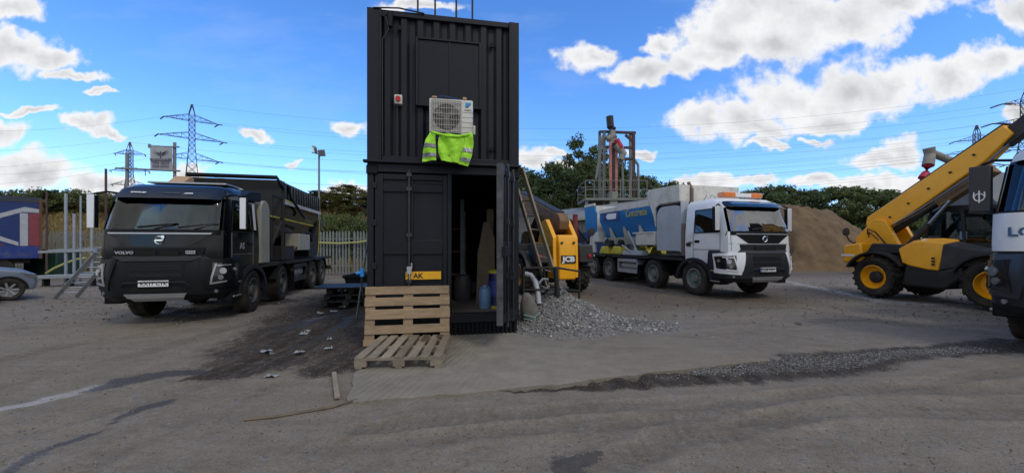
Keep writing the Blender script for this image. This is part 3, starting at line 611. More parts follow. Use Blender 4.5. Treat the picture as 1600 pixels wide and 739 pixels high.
# local: x along the front to the right, y into the container, z up
def corrug(m, x0, x1, z0, z1, y, depth, n, th=.02):
    """trapezoid wall profile along x; face at y, recess depth"""
    p = []; w = (x1-x0)/n
    for k in range(n):
        a = x0+k*w; p += [(a, y+depth), (a+.18*w, y), (a+.5*w, y), (a+.68*w, y+depth)]
    p.append((x1, y+depth)); q = [(x, yy+th) for x, yy in p[::-1]]; m.prism(p+q, z0, z1, 'xy')
b = MB(); b.box(0, W, 0, 5.8, ZF-.02, ZF+.03); b.box(.02, .10, .12, 5.8, ZF, ZM-.1); b.box(W-.10, W-.02, .12, 5.8, ZF, ZM-.1); b.box(.02, W-.02, 5.74, 5.8, ZF, ZM-.1); b.box(0.02, W-.02, .1, 5.8, ZM-.12, ZM-.06)
b.build('body', 'box_dark', lo)
b = MB(); b.box(.10, W-.10, .1, 5.74, ZF+.035, ZF+.05); b.build('floor', mat('box_floor', (.16, .14, .12), .85, var=.2, dirt=.5, bump=.2), lo)
b = MB(); b.box(0, .10, 0, .16, ZF, ZM-.08); b.box(W-.12, W, 0, .16, ZF, ZM-.08); b.box(1.275, 1.345, .01, .10, ZF+.06, ZM-.14)
b.build('corner_post', 'box_paint', lo, bevel=.008)
b = MB(); b.box(0, W, -.01, .14, ZM-.17, ZM-.03); b.box(-.05, W+.02, -.09, .02, ZM-.03, ZM+.012); b.build('top_rail', 'box_paint', lo, bevel=.01)
b = MB(); b.box(0, W, -.01, .14, ZF-.09, ZF+.06); b.build('sill', 'box_paint', lo, bevel=.008)
for x in (0, W-.17):
    b = MB(); b.box(x-.012, x+.17, -.03, .15, ZM-.21, ZM-.06); b.build('corner_casting', 'box_dark', lo, bevel=.02)
b = MB(); corrug(b, .0, W-.02, .0, ZF-.10, .02, .045, 34); b.box(.02, W-.04, .09, 3, .0, ZF-.11); b.build('plinth', 'box_dark', lo)
# closed left leaf
dl = MB(); x0, x1 = .115, 1.27; z0, z1 = ZF+.075, ZM-.185
dl.box(x0, x1, .045, .07, z0, z1); dl.box(x0, x0+.13, .012, .046, z0, z1); dl.box(x1-.07, x1, .010, .046, z0, z1)
for a, c in ((z0, z0+.15), (z0+.98, z0+1.22), (z1-.30, z1-.16), (z1-.10, z1)): dl.box(x0+.13, x1-.07, .014, .046, a, c)
dl.box(.68, .72, .012, .046, z0+.15, z1-.10)
door = dl.build('closed_door', 'box_paint', lo, bevel=.01)
b = MB(); b.cyl((.66, -.02, z0+.02), (.66, -.02, z1+.06), .019, n=10)
for z in (z0+.1, z0+.55, z0+1.3, z1-.25, z1-.02): b.box(.62, .70, -.045, .02, z-.03, z+.03)
b.build('lock_rod', mat('rod_worn_lit', (.022, .025, .03), .4, var=.4, dirt=.3), door)  # rods' base colour lightened to paint in the light the bars catch
b = MB(); b.box(.625, .70, -.06, -.03, 1.08, 1.20); b.cyl((.70, -.05, 1.16), (.70, -.05, 1.26), .012); b.box(.66, .675, -.07, -.05, .98, 1.1); b.build('lock', 'silver', door, bevel=.004)
b = MB(); b.box(.60, 1.17, -.008, .008, .985, 1.115); b.build('yellow_plate', mat('plate_yellow', (.80, .42, .01), .5, var=.05, dirt=.15), door, bevel=.002)
b = MB(); b.box(.655, .668, -.012, -.008, .985, 1.115); b.build('plate_gap', 'box_dark', door)
text('lettering', 'AK', 'ink', door, (.80, -.010, 1.045), frame_rot((1, 0, 0), (0, 0, 1)), .115, ext=.002, bold=.003)
b = MB(); b.cyl((1.0, -.01, .77), (1.0, .02, .77), .02); b.build('bolt', 'silver', door)
for z in (z0+.2, z0+.8, z0+1.5, z1-.2): b = MB(); b.box(.07, .15, -.012, .03, z-.05, z+.05); b.build('hinge', 'box_paint', door, bevel=.006)
# open right leaf, swung out towards the camera
hx, hy = W-.115, .02; fr = MB(); DW = 1.14
ang = math.atan2(-1.13, -.14)-0; fr.M = Matrix.Translation((hx, hy, 0)) @ Matrix.Rotation(R(-110), 4, 'Z') @ Matrix.Diagonal((1, -1, 1, 1))
zz0, zz1 = ZF+.06, ZM-.18
fr.box(0, DW, -.025, .0, zz0, zz1)
for a, c in ((0, .09), (DW-.10, DW)): fr.box(a, c, -.055, .018, zz0, zz1)
for a, c in ((zz0, zz0+.12), (zz0+.98, zz0+1.2), (zz1-.14, zz1)): fr.box(.09, DW-.10, -.05, .015, a, c)
for k in range(4): fr.box(.18+k*.21, .25+k*.21, -.045, .0, zz0+.12, zz0+.98); fr.box(.18+k*.21, .25+k*.21, -.045, .0, zz0+1.2, zz1-.14)
dr = fr.build('open_door', 'box_paint', lo, bevel=.008)
M_ = fr.M; b = MB(); b.M = M_
for x in (.35, .82):
    b.cyl((x, -.075, zz0-.08), (x, -.075, zz1+.06), .018, n=10)
    for z in (zz0+.05, zz0+.7, zz0+1.5, zz1-.1): b.box(x-.035, x+.035, -.10, -.05, z-.04, z+.04)
b.build('lock_rod', 'rod_worn_lit' if 'rod_worn_lit' in MATS else mat('rod_worn_lit', (.022, .025, .03), .4, var=.4, dirt=.3), dr)
b = MB(); b.M = M_; b.box(DW-.20, DW+.05, -.11, -.05, zz0+.98, zz0+1.13); b.box(.35, .75, -.12, -.10, zz0+.62, zz0+.66); b.tube([(.86, -.11, zz0+.3), (.86, -.12, zz0+.85)], .014, 6); b.build('handle', 'box_dark', dr, bevel=.006)
b = MB(); b.M = M_; b.box(DW-.0, DW+.014, -.06, .03, zz0, zz1); b.build('door_seal', mat('worn_edge', (.06, .065, .07), .6, var=.5, scale=9, dirt=.4), dr)
# upper container
up = thing('shipping_container', 'upper black shipping container with a steel shutter and air conditioner', 'shipping container', (CX, CY, 0), CA, GC)
b = MB(); b.box(.02, W-.02, .12, 6.0, ZM+.02, ZT-.02); b.build('body', 'box_dark', up)
b = MB(); corrug(b, .22, W-.17, ZM+.09, ZT-.09, .03, .045, 8); b.build('end_wall', 'box_paint', up)
for a, c in ((0, .225), (W-.175, W)):
    b = MB(); b.box(a, c, -.01, .16, ZM+.015, ZT); b.box(a if a else .19, a+.03 if a else .225, -.025, -.01, ZM+.02, ZT-.01); b.build('corner_post', 'box_paint', up, bevel=.012)
b = MB(); b.box(.225, W-.175, .0, .12, ZT-.10, ZT-.01); b.build('top_rail', 'box_paint', up, bevel=.008)
b = MB(); b.box(.225, W-.175, -.005, .12, ZM+.014, ZM+.10); b.build('bottom_rail', 'box_paint', up, bevel=.008)
b = MB(); sx0, sx1, sz0, sz1 = .80, 1.80, 3.86, 4.92
b.box(sx0, sx1, -.02, .05, sz0, sz1); sh = b.build('shutter', mat('shutter_paint', (.009, .011, .015), .35, var=.15, scale=2, dirt=.1, spec=.25, bump=.15, bscale=2), up, bevel=.004)
b = MB(); b.box(sx0-.035, sx0, -.045, .05, sz0-.03, sz1+.03); b.box(sx1, sx1+.035, -.045, .05, sz0-.03, sz1+.03); b.box(sx0, sx1, -.045, .05, sz1, sz1+.03); b.box(sx0, sx1, -.045, .05, sz0-.03, sz0); b.box(1.295, 1.318, -.036, -.02, sz0, sz1); b.build('shutter_frame', 'box_paint', sh, bevel=.004)
b = MB(); b.cyl((.36, -.03, ZT-.30), (.36, -.03, ZT-.06), .045, n=12); b.cyl((.36, .05, ZT-.12), (.36, -.04, ZT-.12), .05); b.build('pipe_stub', 'box_dark', up)
b = MB(); b.tube([(.22, -.03, ZT-.12), (.3, -.06, ZT-.16), (.34, -.05, ZT-.35), (.245, -.03, ZT-.5), (.24, -.02, ZT-1.4), (.245, -.025, ZM+.1)], .009, 6); b.tube([(.1, -.02, ZT-.01), (.5, -.03, ZT+.02), (.9, -.02, ZT-.02)], .012, 6); b.build('cable', 'ink', up)
for root_, za, zb, yl in ((lo, ZF+.07, ZM-.10, 5.70), (up, ZM+.10, ZT-.09, 5.9)):
    for k, M_s in enumerate((Matrix.Translation((W-.001, 0, 0)) @ Matrix.Rotation(R(90), 4, 'Z'), Matrix.Translation((.001, 0, 0)) @ Matrix.Rotation(R(90), 4, 'Z') @ Matrix.Diagonal((1, -1, 1, 1)))):
        b = MB(); b.M = M_s; corrug(b, .17, yl, za, zb, -.012, .03, 21, .004); b.build('side_wall', 'box_paint', root_)
for x in (.78, 1.07, 1.43, 1.71):
    b = MB(); b.cyl((x, .25, ZT-.02), (x, .25, ZT+1.1), .016, n=8); b.build('roof_rod', 'dark_steel', up)
for x, z in ((.50, ZT-.28), (2.02, ZT-.42), (2.02, ZM+.28)):
    b = MB(); b.box(x-.03, x+.03, -.0, .04, z-.04, z+.04); b.build('lashing_ring', 'box_dark', up, bevel=.01)
LC = lambda x, y, z: Vector((CX, CY, 0))+Matrix.Rotation(CA, 3, 'Z') @ Vector((x, y, z))
# emergency stop box and its conduit
es = thing('emergency_stop', 'small white box with a red stop button on the upper container', 'stop button', LC(.49, -.02, 3.90), CA)
b = MB(); b.box(-.06, .06, -.05, .06, -.075, .075); b.build('housing', 'cream_white', es, bevel=.01)
b = MB(); b.cyl((0, -.05, 0), (0, -.085, 0), .038, .042, n=18); b.build('button', mat('red', (.45, .01, .01), .35), es)
b = MB(); b.cyl((-.02, .0, -.075), (-.02, .0, -1.0), .01, n=8); b.cyl((-.02, -.01, -.075), (-.02, -.01, -.11), .018)
b.build('conduit', 'ink', es)
# air conditioner
ac = thing('air_conditioner', 'white air conditioner unit with round fan grille fixed below the shutter', 'air conditioner', LC(.99, -.36, 3.27), CA)
aw, ah, ad = .68, .58, .27
b = MB(); b.box(0, aw, 0, ad, 0, ah); b.build('casing', 'cream_white', ac, bevel=.018)
b = MB(); b.box(.03, .50, -.012, .004, .02, ah-.02); b.build('fan_panel', mat('ac_panel', (.30, .30, .28), .5, var=.05, dirt=.3), ac, bevel=.006)
b = MB(); b.cyl((.265, -.016, .29), (.265, -.011, .29), .205, n=40); b.build('fan_opening', mat('fan_dark', (.06, .055, .05), .7), ac)
b = MB()
for k in range(3):
    a = k*2*PI/3+.4; c = Vector((.265, -.020, .29)); d = Vector((math.cos(a), 0, math.sin(a))); e = Vector((-math.sin(a), 0, math.cos(a)))
    b.hexa([c+d*.03-e*.02, c+d*.19-e*.02, c+d*.18+e*.10, c+d*.03+e*.04]+[p+Vector((0, -.004, 0)) for p in (c+d*.03-e*.02, c+d*.19-e*.02, c+d*.18+e*.10, c+d*.03+e*.04)])
b.cyl((.265, -.030, .29), (.265, -.018, .29), .04, n=20); b.build('fan', mat('fan_grey', (.13, .12, .11), .6), ac)
b = MB()
for k in range(13): b.cyl((.04+k*.0375, -.034, .04), (.04+k*.0375, -.034, .54), .0028, n=5)
for k in range(6): b.cyl((.04, -.036, .07+k*.088), (.49, -.036, .07+k*.088), .004, n=5)
b.build('fan_grille', mat('grille_wire', (.50, .49, .44), .5), ac)
b = MB()
for k in range(5): b.box(.515, .685, -.004, .004, .06+k*.08, .064+k*.08)
b.build('louvre_line', mat('seam', (.25, .25, .24), .6), ac)
b = MB(); b.prism([(.56, .535), (.65, .535), (.65, .525), (.56, .465)], -.006, .001, 'xz'); b.build('badge', mat('badge_blue', (.02, .30, .60), .4), ac)
b = MB(); b.prism([(.56, .46), (.65, .52), (.60, .455)], -.006, .001, 'xz'); b.build('badge', mat('badge_deep', (.01, .12, .35), .4), ac)
text('lettering', 'DAIKIN', 'ink', ac, (.60, -.004, .415), frame_rot((1, 0, 0), (0, 0, 1)), .032, ext=.001)
b = MB(); b.box(aw, aw+.045, .05, .17, .05, .20); b.build('valve_cover', 'cream_white', ac, bevel=.012)
b = MB(); b.box(.06, .09, .0, .40, -.035, -.002); b.box(.60, .63, .0, .40, -.035, -.002); b.box(.06, .63, .36, .39, -.03, .0); b.build('bracket', 'box_paint', ac)
rp_ = thing('ratchet_strap', 'blue strap wound round the air conditioner', 'strap', LC(.99, -.36, 3.27), CA)
b = MB(); pts = [(.05, .03, ah+.012), (.22, .0, ah+.035), (.45, .05, ah+.015), (aw-.02, .12, ah+.008), (aw+.012, .12, ah-.1), (aw+.012, .10, .25), (aw+.01, .06, -.03), (.5, -.02, -.085), (.35, -.03, -.10), (.2, -.02, -.07), (.12, .0, -.03)]
for i in range(len(pts)-1): b.bar(pts[i], pts[i+1], .045, .006, up=(0, 1, .2) if i > 5 else (0, 0, 1))
b.build('webbing', mat('strap_blue', (.02, .07, .32), .6), rp_)
b = MB(); b.box(.04, .12, -.01, .06, ah, ah+.03); b.box(.52, .58, -.0, .05, ah, ah+.045); b.build('buckle', mat('tan', (.45, .30, .2), .7), rp_, bevel=.01)
# hi-vis jacket hanging over the bracket
hv = thing('hi_vis_jacket', 'lime yellow hi-vis jacket with grey bands hanging under the air conditioner', 'jacket', LC(.985, -.38, 3.30), CA)
mat('hivis', (.36, .78, .03), .65, var=.16, scale=9, bump=1.0, bscale=11, dirt=.1); mat('reflective', (.24, .25, .27), .35, metal=.3, var=.1)
mat('hivis_dark', (.006, .01, .02), .7)
def cloth(m, outline, y0, amp, seed, grid=26, z_top=None):
    """hanging cloth panel: outline in x,z filled with a wavy grid, given a little thickness"""
    xs = [p[0] for p in outline]; zs = [p[1] for p in outline]; x0, x1, z0, z1 = min(xs), max(xs), min(zs), max(zs)
    L_ = [p for p in outline[:len(outline)//2]]; Rr = [p for p in outline[len(outline)//2:]][::-1]
    rows = []
    def interp(P, t):
        k = t*(len(P)-1); i = min(int(k), len(P)-2); f = k-i; return (P[i][0]*(1-f)+P[i+1][0]*f, P[i][1]*(1-f)+P[i+1][1]*f)
    for j in range(grid+1):
        a, c = interp(L_, j/grid), interp(Rr, j/grid); r = []
        for i in range(grid+1):
            t = i/grid; x = a[0]*(1-t)+c[0]*t; z = a[1]*(1-t)+c[1]*t; r.append((x, y0+amp*math.sin(x*30+z*9+seed)*.6+amp*fbm(x*6+seed, z*4, 1)*1.4+.02*math.sin(PI*t)*-1, z))
        rows.append(r)
    n = grid+1; vs = [p for r in rows for p in r]; fs = [(j*n+i, j*n+i+1, (j+1)*n+i+1, (j+1)*n+i) for j in range(grid) for i in range(grid)]
    back = [(p[0], p[1]+.012, p[2]) for p in vs]; N_ = len(vs); m.add(vs+back, fs+[tuple(N_+k for k in f[::-1]) for f in fs])
    return rows
parts = {'sleeve': ([(.02, .0), (-.05, -.12), (-.09, -.28), (-.10, -.46), (.11, -.43), (.11, -.28), (.10, -.12), (.10, .01)], 1),
         'body': ([(.17, .0), (.14, -.15), (.14, -.3), (.19, -.43), (.47, -.47), (.60, -.30), (.61, -.14), (.57, -.04)], 2),
         'sleeve2': ([(.56, -.02), (.55, -.15), (.50, -.34), (.46, -.48), (.60, -.52), (.66, -.36), (.69, -.16), (.67, .01)], 3)}
for nm, (ol, sd_) in parts.items():
    m = MB(); cloth(m, ol, -.02-(.03 if nm == 'sleeve2' else 0), .026, sd_); sl = m.build('sleeve' if nm != 'body' else 'body', 'hivis', hv, smooth=80)
    if nm != 'body':
        for t0, t1 in ((.46, .58), (.76, .88)):
            h = len(ol)//2; A = ol[:h]; B = ol[h:][::-1]
            ip = lambda P, t: (lambda k: (lambda i: (P[i][0]*(1-(k-i))+P[i+1][0]*(k-i), P[i][1]*(1-(k-i))+P[i+1][1]*(k-i)))(min(int(k), h-2)))(t*(h-1))
            a0, a1, b0, b1 = ip(A, t0), ip(A, t1), ip(B, t0), ip(B, t1); m2 = MB(); cloth(m2, [a0, ((a0[0]+a1[0])/2, (a0[1]+a1[1])/2), a1, b1, ((b0[0]+b1[0])/2, (b0[1]+b1[1])/2), b0][:3]+[b1, ((b0[0]+b1[0])/2, (b0[1]+b1[1])/2), b0], -.032-(.03 if nm == 'sleeve2' else 0), .026, sd_, 10); m2.build('reflective_band', 'reflective', sl, smooth=80)
m = MB(); cloth(m, [(.0, .02), (.1, -.05), (.11, -.36), (.15, -.40), (.62, -.47), (.68, -.38), (.70, -.2), (.68, .0)], .015, .012, 5); m.build('lining', 'hivis_dark', hv, smooth=80)
m = MB(); m.tube([(.04, -.03, .0), (.16, -.05, -.03), (.3, -.055, -.06), (.45, -.055, -.055), (.60, -.05, -.02), (.66, -.04, .01)], .02, 8); m.build('collar', 'hivis', hv, smooth=80)
# blue hose coupling on the left post
hb = thing('hose_coupling', 'bright blue hose coupling on the left edge of the lower container', 'coupling', LC(-.05, -.03, 1.05), CA)
b = MB(); b.cyl((-.02, 0, .0), (-.02, 0, .13), .033, n=14); b.cyl((-.02, 0, .06), (-.11, -.02, .05), .026, n=12); b.build('coupling', mat('bright_blue', (.01, .22, .62), .35), hb)
b = MB(); b.box(-.01, .08, -.0, .04, .04, .08); b.tube([(-.02, 0, 0), (-.03, .0, -.1), (.0, .02, -.35)], .014); b.build('hose', 'ink', hb)
# ------------------------------------------------------------------ what stands inside the open container
def inside(x, y, z=ZF+.05): return LC(x, y, z)
mat('wood', (.27, .195, .118), .8, ovar=.3, var=.3, scale=4, bump=.35, bscale=30, dirt=.3, dcol=(.16, .13, .10), stretch=(1, 1, 4)); mat('wood_grey', (.25, .21, .16), .85, var=.25, scale=5, dirt=.5, dcol=(.11, .10, .085), bump=.3)
t = thing('plastic_bucket', 'pale blue plastic container just inside the open door', 'bucket', inside(1.97, .55), CA)
b = MB(); b.lathe([(0, 0), (.105, 0), (.115, .02), (.118, .30), (.10, .36), (.05, .38), (.05, .41), (0, .41)], 'z', 24); b.build('tub', mat('pale_blue', (.16, .30, .48), .45, var=.1, dirt=.35), t)
b = MB(); b.tube([(-.09, 0, .37), (0, 0, .43), (.09, 0, .37)], .01); b.build('handle', 'pale_blue', t)
t = thing('paint_drum', 'navy drum with yellow bands just inside the open door', 'drum', inside(2.21, .62), CA)
b = MB(); b.lathe([(0, .02), (.17, .02), (.172, .66), (0, .66)], 'z', 28); b.build('drum', mat('drum_navy', (.01, .015, .09), .4, var=.2, dirt=.3), t)
b = MB(); b.lathe([(.165, 0), (.18, 0), (.18, .05), (.165, .05)], 'z', 28); b.build('bottom_band', 'yellow_line', t)
b = MB(); b.lathe([(.0, .70), (.15, .70), (.18, .68), (.18, .64), (.165, .64)], 'z', 28); b.build('lid', 'yellow_line', t)
b = MB(); b.lathe([(.174, .22), (.176, .22), (.176, .50), (.174, .50)], 'z', 28); b.build('label', mat('drum_label', (.03, .05, .22), .5, var=.6, scale=18), t)
t = thing('plastic_drum', 'dark grey plastic drum standing at the back of the container', 'drum', inside(1.62, 1.7), CA)
b = MB(); b.lathe([(0, 0), (.17, 0), (.19, .04), (.19, .42), (.15, .52), (.07, .55), (0, .55)], 'z', 24); b.build('tub', mat('grey_plastic', (.09, .09, .10), .5, dirt=.3), t)
b = MB(); b.lathe([(.06, .55), (.07, .55), (.07, .58), (0, .58)], 'z', 16); b.build('lid', mat('cap_white', (.45, .45, .45), .5), t)
t = thing('steel_channel', 'pale upright steel channel inside the dark container', 'steel bar', inside(1.60, 1.55), CA)
b = MB(); b.box(-.04, .04, -.02, .02, .55, 2.1); b.box(-.04, -.03, -.05, -.02, .55, 2.1); b.box(.03, .04, -.05, -.02, .55, 2.1); b.build('channel', 'galv_dull', t)
t = thing('plywood_offcut', 'brown plywood offcut leaning on the right wall inside the container', 'board', inside(2.0, 1.1), CA)
b = MB(); b.prism([(-.15, 0), (.22, 0), (.22, 1.3), (.10, 1.62), (.0, 1.62), (-.12, 1.0)], 0, .02, 'xz'); b.build('board', 'ply', t)
t = thing('plywood_offcut', 'narrow board leaning behind the larger offcut inside the container', 'board', inside(2.15, 1.35), CA)
b = MB(); b.box(-.06, .08, 0, .02, 0, 1.9); b.build('board', 'ply', t)
t = thing('shelf_rack', 'dark rack of shelves along the left wall inside the container', 'shelves', inside(.2, 2.0), CA)
for z in (.5, 1.0, 1.5):
    b = MB(); b.box(0, 1.5, 0, .5, z, z+.03); b.build('shelf', 'wood_grey', t)
for x in (0, 1.46):
    b = MB(); b.box(x, x+.04, 0, .04, 0, 1.9); b.build('upright', 'wood_grey', t)
for k in range(11):
    x = rnd.uniform(.9, 2.3); y = rnd.uniform(2.1, 3.2); z = rnd.choice((0, .53, 1.03, 1.3)); s = rnd.uniform(.08, .2)
    if x > 1.75: z = rnd.uniform(0, .1)
    else: y = 2.2
    t = thing('storage_tub', 'dusty tub among the clutter deep inside the container', 'tub', inside(x, y, ZF+.05+z), CA+rnd.random(), 'clutter deep inside the container')
    b = MB(); b.lathe([(0, 0), (s*.8, 0), (s, s*1.5), (s*.9, s*1.55), (0, s*1.5)], 'z', 12); b.build('tub', mat(('tub_a', 'tub_b', 'tub_c')[k % 3], ((.18, .15, .12), (.12, .13, .15), (.3, .27, .22))[k % 3], .7, var=.3), t)
t = thing('work_glove', 'pale blue glove tucked by the open door edge', 'glove', LC(2.28, -.35, 1.45), CA)
b = MB(); b.tube([(-.02, 0, 0), (-.07, 0, -.03), (-.13, 0, -.07)], [.03, .045, .035], 8); b.build('palm', mat('glove_blue', (.10, .36, .60), .6), t)
for k in range(3):
    b = MB(); b.tube([(-.12, (k-1)*.022, -.065), (-.165, (k-1)*.028, -.085-.008*k)], [.013, .009], 6); b.build('finger', 'glove_blue', t)
# ------------------------------------------------------------------ pallets in front
def pallet(t, w=1.2, d=1.0, nb=7, wood='wood', boards=None):
    """w: length of the deck boards' row, boards run along y; local origin at a bottom corner"""
    bw = .11; 
    for k in range(nb):
        x = k*(w-bw)/(nb-1); x += rnd.uniform(-.006, .006); b = MB(); b.box(x, x+bw, rnd.uniform(-.004, .004), d, .122, .144); b.build('deck_board', wood, t, bevel=.003)
    for y in (0, d/2-.05, d-.10):
        b = MB(); b.box(0, w, y, y+.10, .10, .1215); b.build('stringer_board', wood, t, bevel=.003)
        for x in (0, w/2-.07, w-.145):
            b = MB(); b.box(x, x+.145, y+.002, y+.098, .022, .0995); b.build('block', wood, t, bevel=.004)
    for x in (0, w/2-.05, w-.10):
        b = MB(); b.box(x+.01, x+.09, 0, d, 0, .0215); b.build('base_board', wood, t, bevel=.003)
mat('wood_lying', (.24, .205, .155), .85, ovar=.3, var=.3, scale=5, bump=.35, dirt=.5, dcol=(.14, .125, .1))
p0 = Vector((*gp(553, 577, .04), .04)); pl = thing('wooden_pallet', 'weathered wooden pallet lying flat before the container', 'pallet', p0, R(3.5)); pallet(pl, 1.06, 1.15, 7, 'wood_lying')
b = MB(); b.M = Matrix(); b.prism([(.66, .75), (.73, .72), (.75, .95), (.73, 1.15), (.66, 1.15)], .1442, .1452, 'xy'); b.build('damp_stain', mat('damp', (.07, .05, .035), .7), pl)
b = MB(); b.prism([(.85, .95), (.94, .93), (.96, 1.14), (.85, 1.14)], .1442, .1452, 'xy'); b.build('damp_stain', 'damp', pl)
# upright pallet: three blocks columns seen between long boards
ps = thing('wooden_pallet', 'pale wooden pallet standing on edge against the closed container door', 'pallet', LC(.03, -.42, .03), CA)
tilt = Matrix.Rotation(R(-11), 4, 'X'); PWd = 1.27
for k, (z, h) in enumerate(((.0, .10), (.17, .13), (.39, .15), (.59, .13), (.765, .125))):
    b = MB(); b.M = tilt; b.box(rnd.uniform(-.01, .01), PWd+rnd.uniform(-.01, .01), -.022, 0, z, z+h); b.build('deck_board', 'wood', ps, bevel=.004)
for x in (.0, PWd/2-.07, PWd-.145):
    b = MB(); b.M = tilt; b.box(x, x+.145, .0015, .022, 0, .89); b.build('stringer_board', 'wood', ps, bevel=.003)
    for z in (.0, .40, .79):
        b = MB(); b.M = tilt; b.box(x, x+.145, .023, .10, z, z+.10); b.build('block', 'wood', ps, bevel=.004)
for x in (.02, .6, 1.14):
    b = MB(); b.M = tilt; b.box(x, x+.10, .101, .122, 0, .89); b.build('base_board', 'wood_grey', ps, bevel=.003)
# ------------------------------------------------------------------ left of the container: leaning pole, black pallets and crate
t = thing('steel_pole', 'thin blue grey steel pole leaning against the fence rail left of the container', 'pole', (*gp(557, 497), 0), 0)
b = MB(); a = at(575, 372, 7.6); o_ = Vector(t.location); b.cyl((0, 0, 0), a-o_, .019, n=10); b.build('pole', mat('pole_blue', (.20, .26, .30), .5, metal=.3, var=.2), t)
bx0, by0 = gp(492, 470)
for k in range(3):
    t = thing('black_pallet', ['grimy dark pallet at the bottom of the low stack left of the container', 'grimy dark pallet in the middle of the low stack left of the container', 'grimy dark pallet on top of the low stack left of the container'][k], 'pallet', (-4.75+.05*k, 9.55+.03*k, .02+.146*k), R(8+4*k), 'dark pallets stacked beside the container')
    pallet(t, 1.15, 1.0, 7, mat('black_wood', (.022, .02, .018), .85, var=.4, scale=8, dirt=.5, dcol=(.06, .055, .045)))
t = thing('black_sheet', 'flat black board lying on the dark pallet stack', 'board', (-4.85, 9.5, .47), R(10)); b = MB(); b.box(-.1, 1.5, -.1, 1.0, 0, .03); b.build('board', 'black_plastic', t, bevel=.01)
t = thing('plastic_crate', 'black plastic crate standing behind the dark pallet stack', 'crate', (-4.95, 11.3, .02), R(4))
b = MB(); b.prism([(.18, 0), (1.42, 0), (1.6, .62), (0, .62)], -.02, 0, 'xz'); b.prism([(.18, 0), (1.42, 0), (1.6, .62), (0, .62)], .9, .92, 'xz'); b.build('side', 'black_plastic', t)
b = MB(); b.box(-.03, 1.63, -.05, -.0, .56, .64); b.box(-.03, 1.63, .90, .95, .56, .64); b.box(-.03, .02, -.0, .9, .56, .64); b.box(1.58, 1.63, -.0, .9, .56, .64); b.build('rim', 'black_plastic', t, bevel=.01)
for z in (.18, .3, .42):
    b = MB(); b.box(.14-z*.1, 1.46+z*.1, -.05, -.022, z, z+.035); b.build('rib', 'black_plastic', t)
# litter and sticks
LIT = [(425, 553), (468, 551), (415, 549), (513, 545), (500, 490), (522, 487), (535, 480), (475, 522), (480, 518), (424, 588), (515, 530)]
for k, (px, py) in enumerate(LIT):
    x, y = gp(px, py); t = MB(); s = rnd.uniform(.03, .075); n = 7; V = []
    for j in range(n):
        for i_ in range(n): V.append((x+(i_/(n-1)-.5)*s*2.2, y+(j/(n-1)-.5)*s*1.3, hsample(x, y)+.008+.05*abs(fbm(i_+k*9, j, .9))))
    t.add(V, [(j*n+i_, j*n+i_+1, (j+1)*n+i_+1, (j+1)*n+i_) for j in range(n-1) for i_ in range(n-1)])
    t.build('plastic_scrap', mat('scrap_white', (.26, .28, .29), .4, var=.5, scale=50), label='crumpled pale plastic scrap in the dark mud beside the pallets', cat='litter', group='plastic scraps in the dark mud')
def stick(name, label, pts, r, m='wood_grey'):
    P = []
    for (px, py) in pts:
        x, y = gp(px, py); P.append(Vector((x, y, hsample(x, y)+r*.8+(.03 if px > 541 else 0))))
    b = MB(); b.tube(P, [r*1.1]*(len(P)-1)+[r*.5], 6); b.build(name, m, label=label, cat='stick')
stick('broken_stick', 'long thin broken stick lying in front of the concrete', [(382, 657), (430, 652), (480, 644), (520, 637), (558, 629)], .014, mat('stick', (.15, .12, .085), .9, var=.3))
x, y = gp(527, 626); x2, y2 = gp(522, 588); b = MB(); b.bar((x, y, .035), (x2, y2, .045), .05, .03); b.build('timber_offcut', 'wood_grey', bevel=.005, label='short grey timber offcut left of the concrete', cat='timber')
# ------------------------------------------------------------------ right of the container: ladder, rail, sack, planks, hose
t = thing('sand_sack', 'slumped grey woven sack with pale blue cord beside the container', 'sack', (.39, 7.05, 0), R(10))
b = MB(); rings = []
for k in range(13):
    v = k/12; z = .02+.66*v; r = .17*(math.sin(PI*min(1, .12+v*.86)))**.45*(1-.25*v) if k else .05; off = -.13*v; ring = []
    for j in range(20):
        a = 2*PI*j/20; rr = r*(1+.10*fbm(math.cos(a)*2, math.sin(a)*2+v*3, 1.3)); ring.append((off+rr*math.cos(a)*1.15, rr*math.sin(a)*.8, z))
    rings.append(ring)
b.loft(rings); b.build('sack', mat('sack', (.13, .125, .11), .9, var=.3, scale=9, bump=.8, bscale=60), t, smooth=70)
b = MB(); b.tube([(-.2, -.12, .3), (-.02, -.17, .26), (.10, -.13, .34)], .008, 5); b.tube([(.0, -.165, .28), (-.03, -.16, .12)], .008, 5); b.tube([(-.2, -.10, .22), (.0, -.16, .2), (.1, -.1, .24)], .006, 5); b.build('cord', mat('cord_teal', (.22, .42, .42), .7), t)
t = thing('barrier_rail', 'black steel hand rail on the gravel heap beside the container', 'railing', (0, 0, 0), 0)
A = [at(818, 419, 7.4), at(868, 418, 7.5), at(905, 424, 8.3)]
for k, p in enumerate(A + [at(850, 419, 8.2)]):
    b = MB(); b.cyl((p.x, p.y, -.1), (p.x, p.y, p.z), .026, n=8); b.build('post', 'dark_steel', t)
b = MB()
for q in (0, -.42): b.cyl(A[0]+Vector((0, 0, q)), A[1]+Vector((0, 0, q)), .02, n=8); b.cyl(A[1]+Vector((0, 0, q)), A[2]+Vector((0, 0, q)), .02, n=8)
b.cyl(A[1], (A[1].x+.05, A[1].y, .42), .05, n=10); b.build('rail', 'dark_steel', t)
t = thing('timber_ladder', 'old pale timber ladder leaning against the right of the container', 'ladder', (0, 0, 0), 0)
la, lb = at(886, 470, 8.3), at(815, 262, 7.35); la2, lb2 = at(864, 462, 8.5), at(800, 268, 7.8)
